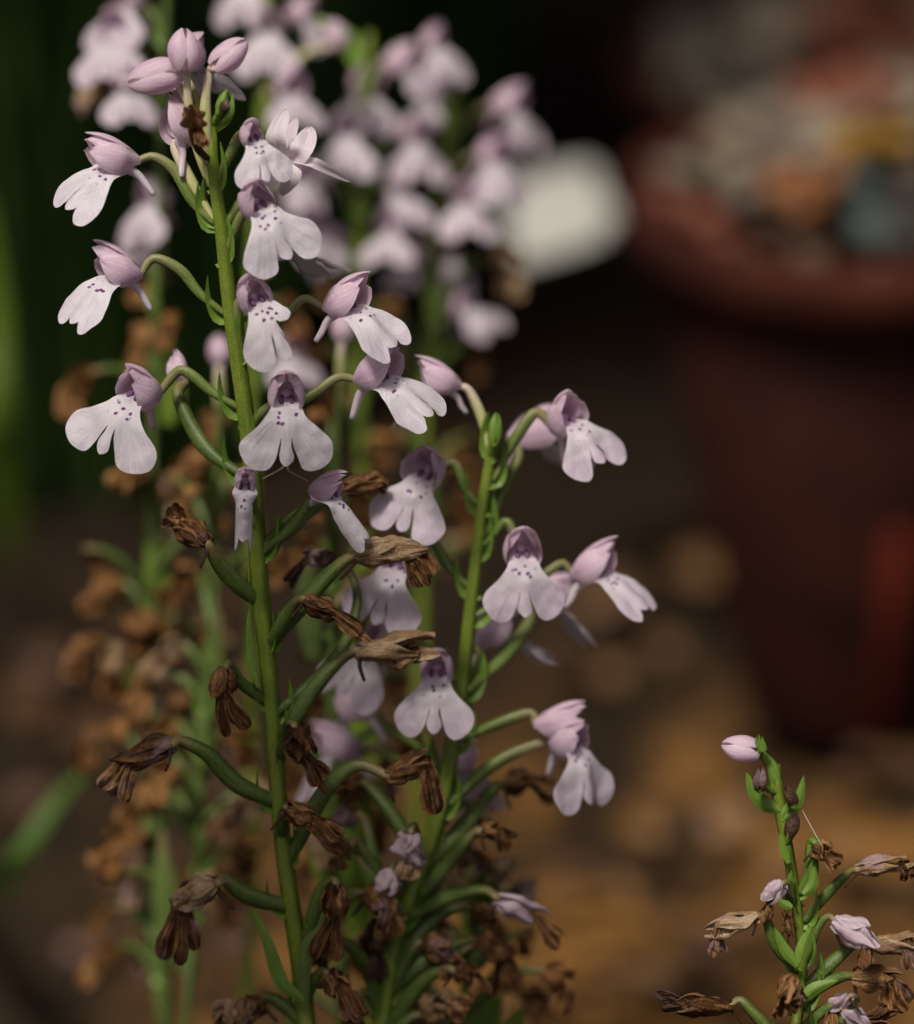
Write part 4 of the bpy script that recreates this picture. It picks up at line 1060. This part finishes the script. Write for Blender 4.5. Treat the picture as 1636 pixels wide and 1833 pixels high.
# ------------------------------------------------------------------ the blurred orchid spikes behind
BG = 'blurred orchid spikes behind'
def back_spike(label, stem, w, fl, dr, lv=(), rad=(8, 11, 12, 12), buds=(), sm='stem', extra=0, xr=(0, 0)):
    s = Orchid(label, stem, (lambda y: w - (y - 400) * 0.004), radii=rad, group=BG, segs=8, sm=sm)
    s.lo = True
    for x, y, yaw, roll, *r in fl:
        s.flower(x, y, r[1] if len(r) > 1 else random.uniform(-5, 5), yaw=yaw, roll=roll, pitch=random.uniform(-6, 8), sc=(r[0] if r else 1.05) * 0.80, pw=8)
    for x, y, dx, dy in buds:
        s.bud(x, y, dx, dy, 52, 40, 0)
    for x, y, *r in dr:
        rd = random.Random(int(x * 3 + y)); sg = 1 if x > stem[0][0] else -1
        big = 0.86 * (r[0] if r else 1.0)
        a = (x - sg * 26 * big, y - 22 * big); b_ = (x + sg * 8 * big, y); c_ = (x + rd.uniform(-16, 34) * sg * big, y + rd.uniform(44, 70) * big)
        s.dry([a, b_, c_], None, (30 + 10 * rd.random()) * big, rd.uniform(-10, 8), 'dryfar' if rd.random() < 0.75 else 'drypale', pw=9, bract=rd.random() < 0.4, spur=False, lipw=1.5)
    rx = random.Random(len(label) * 11)
    for k in range(extra):
        y = rx.uniform(xr[0], xr[1]); x = to_px(s.stem_at(y))[0] + rx.choice((-1, 1)) * rx.uniform(25, 135)
        big = rx.uniform(0.6, 0.95); sg = 1 if rx.random() < 0.5 else -1
        s.dry([(x - sg * 22 * big, y - 22 * big), (x + sg * 8 * big, y), (x + rx.uniform(-30, 40) * sg * big, y + rx.uniform(40, 75) * big)], None, rx.uniform(26, 42) * big, rx.uniform(-14, 8), rx.choice(('dryfar', 'dryfar', 'dry', 'drypale')), pw=8, bract=rx.random() < 0.5, spur=False, lipw=1.5)
    for pts, wd, *m in lv:
        s.leaf(pts, wd, m[0] if m else 'leaf')
    return s
back_spike('blurred orchid spike whose upper flowers show right of the tall spike top',
           [(660, 60), (650, 200), (641, 350), (640, 550), (644, 750), (650, 1000), (656, 1400), (660, 1900)], -97,
           [(652, 172, 4, 0, 1.15), (622, 252, -8, 0, 1.15), (725, 128, 60, 10), (782, 92, 30, 10, 1.0), (742, 262, 20, 0, 1.1), (716, 350, 10, 6), (698, 428, -10, 0), (590, 440, -60, 0, .9), (560, 330, -40, 0, 0.9)],
           [(592, 520), (700, 560), (560, 640), (716, 660), (600, 720), (690, 800)], [([(660, 1500), (640, 1200), (640, 960)], 26), ([(650, 1600), (600, 1480), (575, 1380)], 30)])
back_spike('blurred orchid spike with the rightmost far flowers, its label-side buds drooping',
           [(822, 150), (800, 260), (782, 400), (768, 560), (760, 800), (752, 1100), (746, 1500), (740, 1900)], -108,
           [(918, 205, 52, 6, 1.15), (884, 296, 30, 0, 1.15), (832, 372, 10, 0, 1.1), (800, 470, -6, 0, 1.0), (838, 560, 42, 30, 1.0), (770, 185, -40, 0, 1.0), (735, 470, -50, 0, 1.0)],
           [(915, 478, 1.2), (860, 640), (820, 800, 1.1), (832, 845, 1.2), (826, 930, 1.3), (700, 780), (700, 905), (812, 990)], [([(746, 700), (715, 600), (700, 480)], 22, 'podstalk')])
back_spike('blurred orchid spike rising straight behind the tall spike, flowers at the very top',
           [(486, -120), (478, 40), (462, 240), (452, 500), (452, 800), (452, 1100), (450, 1500), (440, 1900)], -86,
           [(478, 66, -6, 0, 1.15), (548, 40, 60, 10, 1.0), (520, 176, 24, 0, 1.1), (440, -20, -30, 0, 1.1), (565, 415, 30, 0, 1.0), (530, 330, 40, 0, 0.9), (520, 640, 20, 0, 1.0)],
           [(520, 560), (380, 760), (395, 860), (330, 850)], [([(640, 120), (625, 75), (590, 50), (560, 30)], 20, 'bract')], buds=[(600, 60, -0.5, -0.8)])
back_spike('blurred orchid spike leftmost of all, white flowers high and many brown ones low',
           [(300, -140), (294, 60), (288, 300), (280, 500), (268, 750), (278, 1000), (272, 1300), (300, 1850)], -72,
           [(222, 22, -30, 0, 1.2), (204, 78, -10, 0, 1.25), (228, 168, 14, 0, 1.0), (268, 372, -40, 0, 1.1), (258, 428, -10, 0, 0.8)],
           [(172, 150, 1.1), (268, 505, 1.2), (300, 585, .8), (138, 690, 1.4), (262, 610, 1.1), (236, 850, 1.1), (330, 900), (186, 1060, 1.1), (150, 1165, 1.2), (252, 1130, 1.2), (205, 1205, 1.1), (300, 1110), (232, 1290), (160, 1330, 1.1), (320, 1330), (225, 1510, 1.5), (180, 1640, .9), (350, 1440, 1.1)],
           [([(282, 1120), (280, 1030), (274, 960), (268, 905)], 24), ([(300, 1850), (285, 1700), (275, 1500), (280, 1300)], 26, 'podstalk'), ([(300, 760), (308, 680), (300, 560)], 22)], sm='podstalk', rad=(7, 8, 9, 10), extra=12, xr=(880, 1720))
back_spike('blurred orchid spike without fresh flowers, brown ones crowding its lower left',
           [(392, 640), (388, 900), (378, 1150), (366, 1400), (345, 1650), (330, 1900)], -58,
           [],
           [(330, 1045, 1.1), (432, 870), (300, 1175, 1.2), (322, 1260, 1.2), (262, 1225, 1.2), (432, 1330, 1.1), (290, 1390, 1.1), (442, 1535, 1.2), (250, 1440), (290, 1310, 1.1), (395, 1580), (395, 1010)],
           [([(372, 1300), (380, 1180), (392, 1090)], 24, 'podstalk'), ([(345, 1750), (300, 1640), (290, 1480)], 28, 'podstalk')], buds=[(392, 625, 0, -1)], sm='podstalk', rad=(6, 8, 9, 10), extra=12, xr=(800, 1750))
back_spike('blurred finished orchid spike in the gap between the two sharper spikes',
           [(612, 600), (606, 800), (600, 1050), (596, 1300), (602, 1600), (612, 1900)], -46,
           [],
           [(560, 760), (650, 905, 1.1), (548, 990, 1.1), (680, 1010), (640, 1120), (560, 1262, 1.1), (735, 1318, 1.3), (545, 1400), (640, 1560, 1.2), (680, 1480, 1.1), (545, 1560), (690, 1420), (660, 1700, 1.1), (740, 1620, 1.3)],
           [([(640, 1700), (632, 1560), (650, 1450), (690, 1380)], 28), ([(600, 1600), (570, 1500), (560, 1420)], 30), ([(690, 1760), (672, 1640), (660, 1560)], 26), ([(560, 1180), (548, 1060), (560, 980)], 22, 'podstalk')], buds=[(612, 585, 0, -1)], sm='podstalk', rad=(6, 8, 9, 10), extra=14, xr=(850, 1800))
back_spike('blurred finished orchid spike low between the second spike and the open soil',
           [(840, 1480), (838, 1600), (832, 1750), (826, 1900)], -34,
           [],
           [(900, 1560, .9), (792, 1700, 1.1), (1005, 1762, 1.3), (948, 1600, .8), (960, 1800, 1.2), (780, 1600), (900, 1690)],
           [([(850, 1900), (862, 1830), (880, 1770), (905, 1720)], 36), ([(880, 1900), (910, 1850), (935, 1800)], 28), ([(760, 1850), (730, 1720), (728, 1600)], 26, 'podstalk')], buds=[(840, 1468, 0, -1)], extra=8, xr=(1560, 1830))
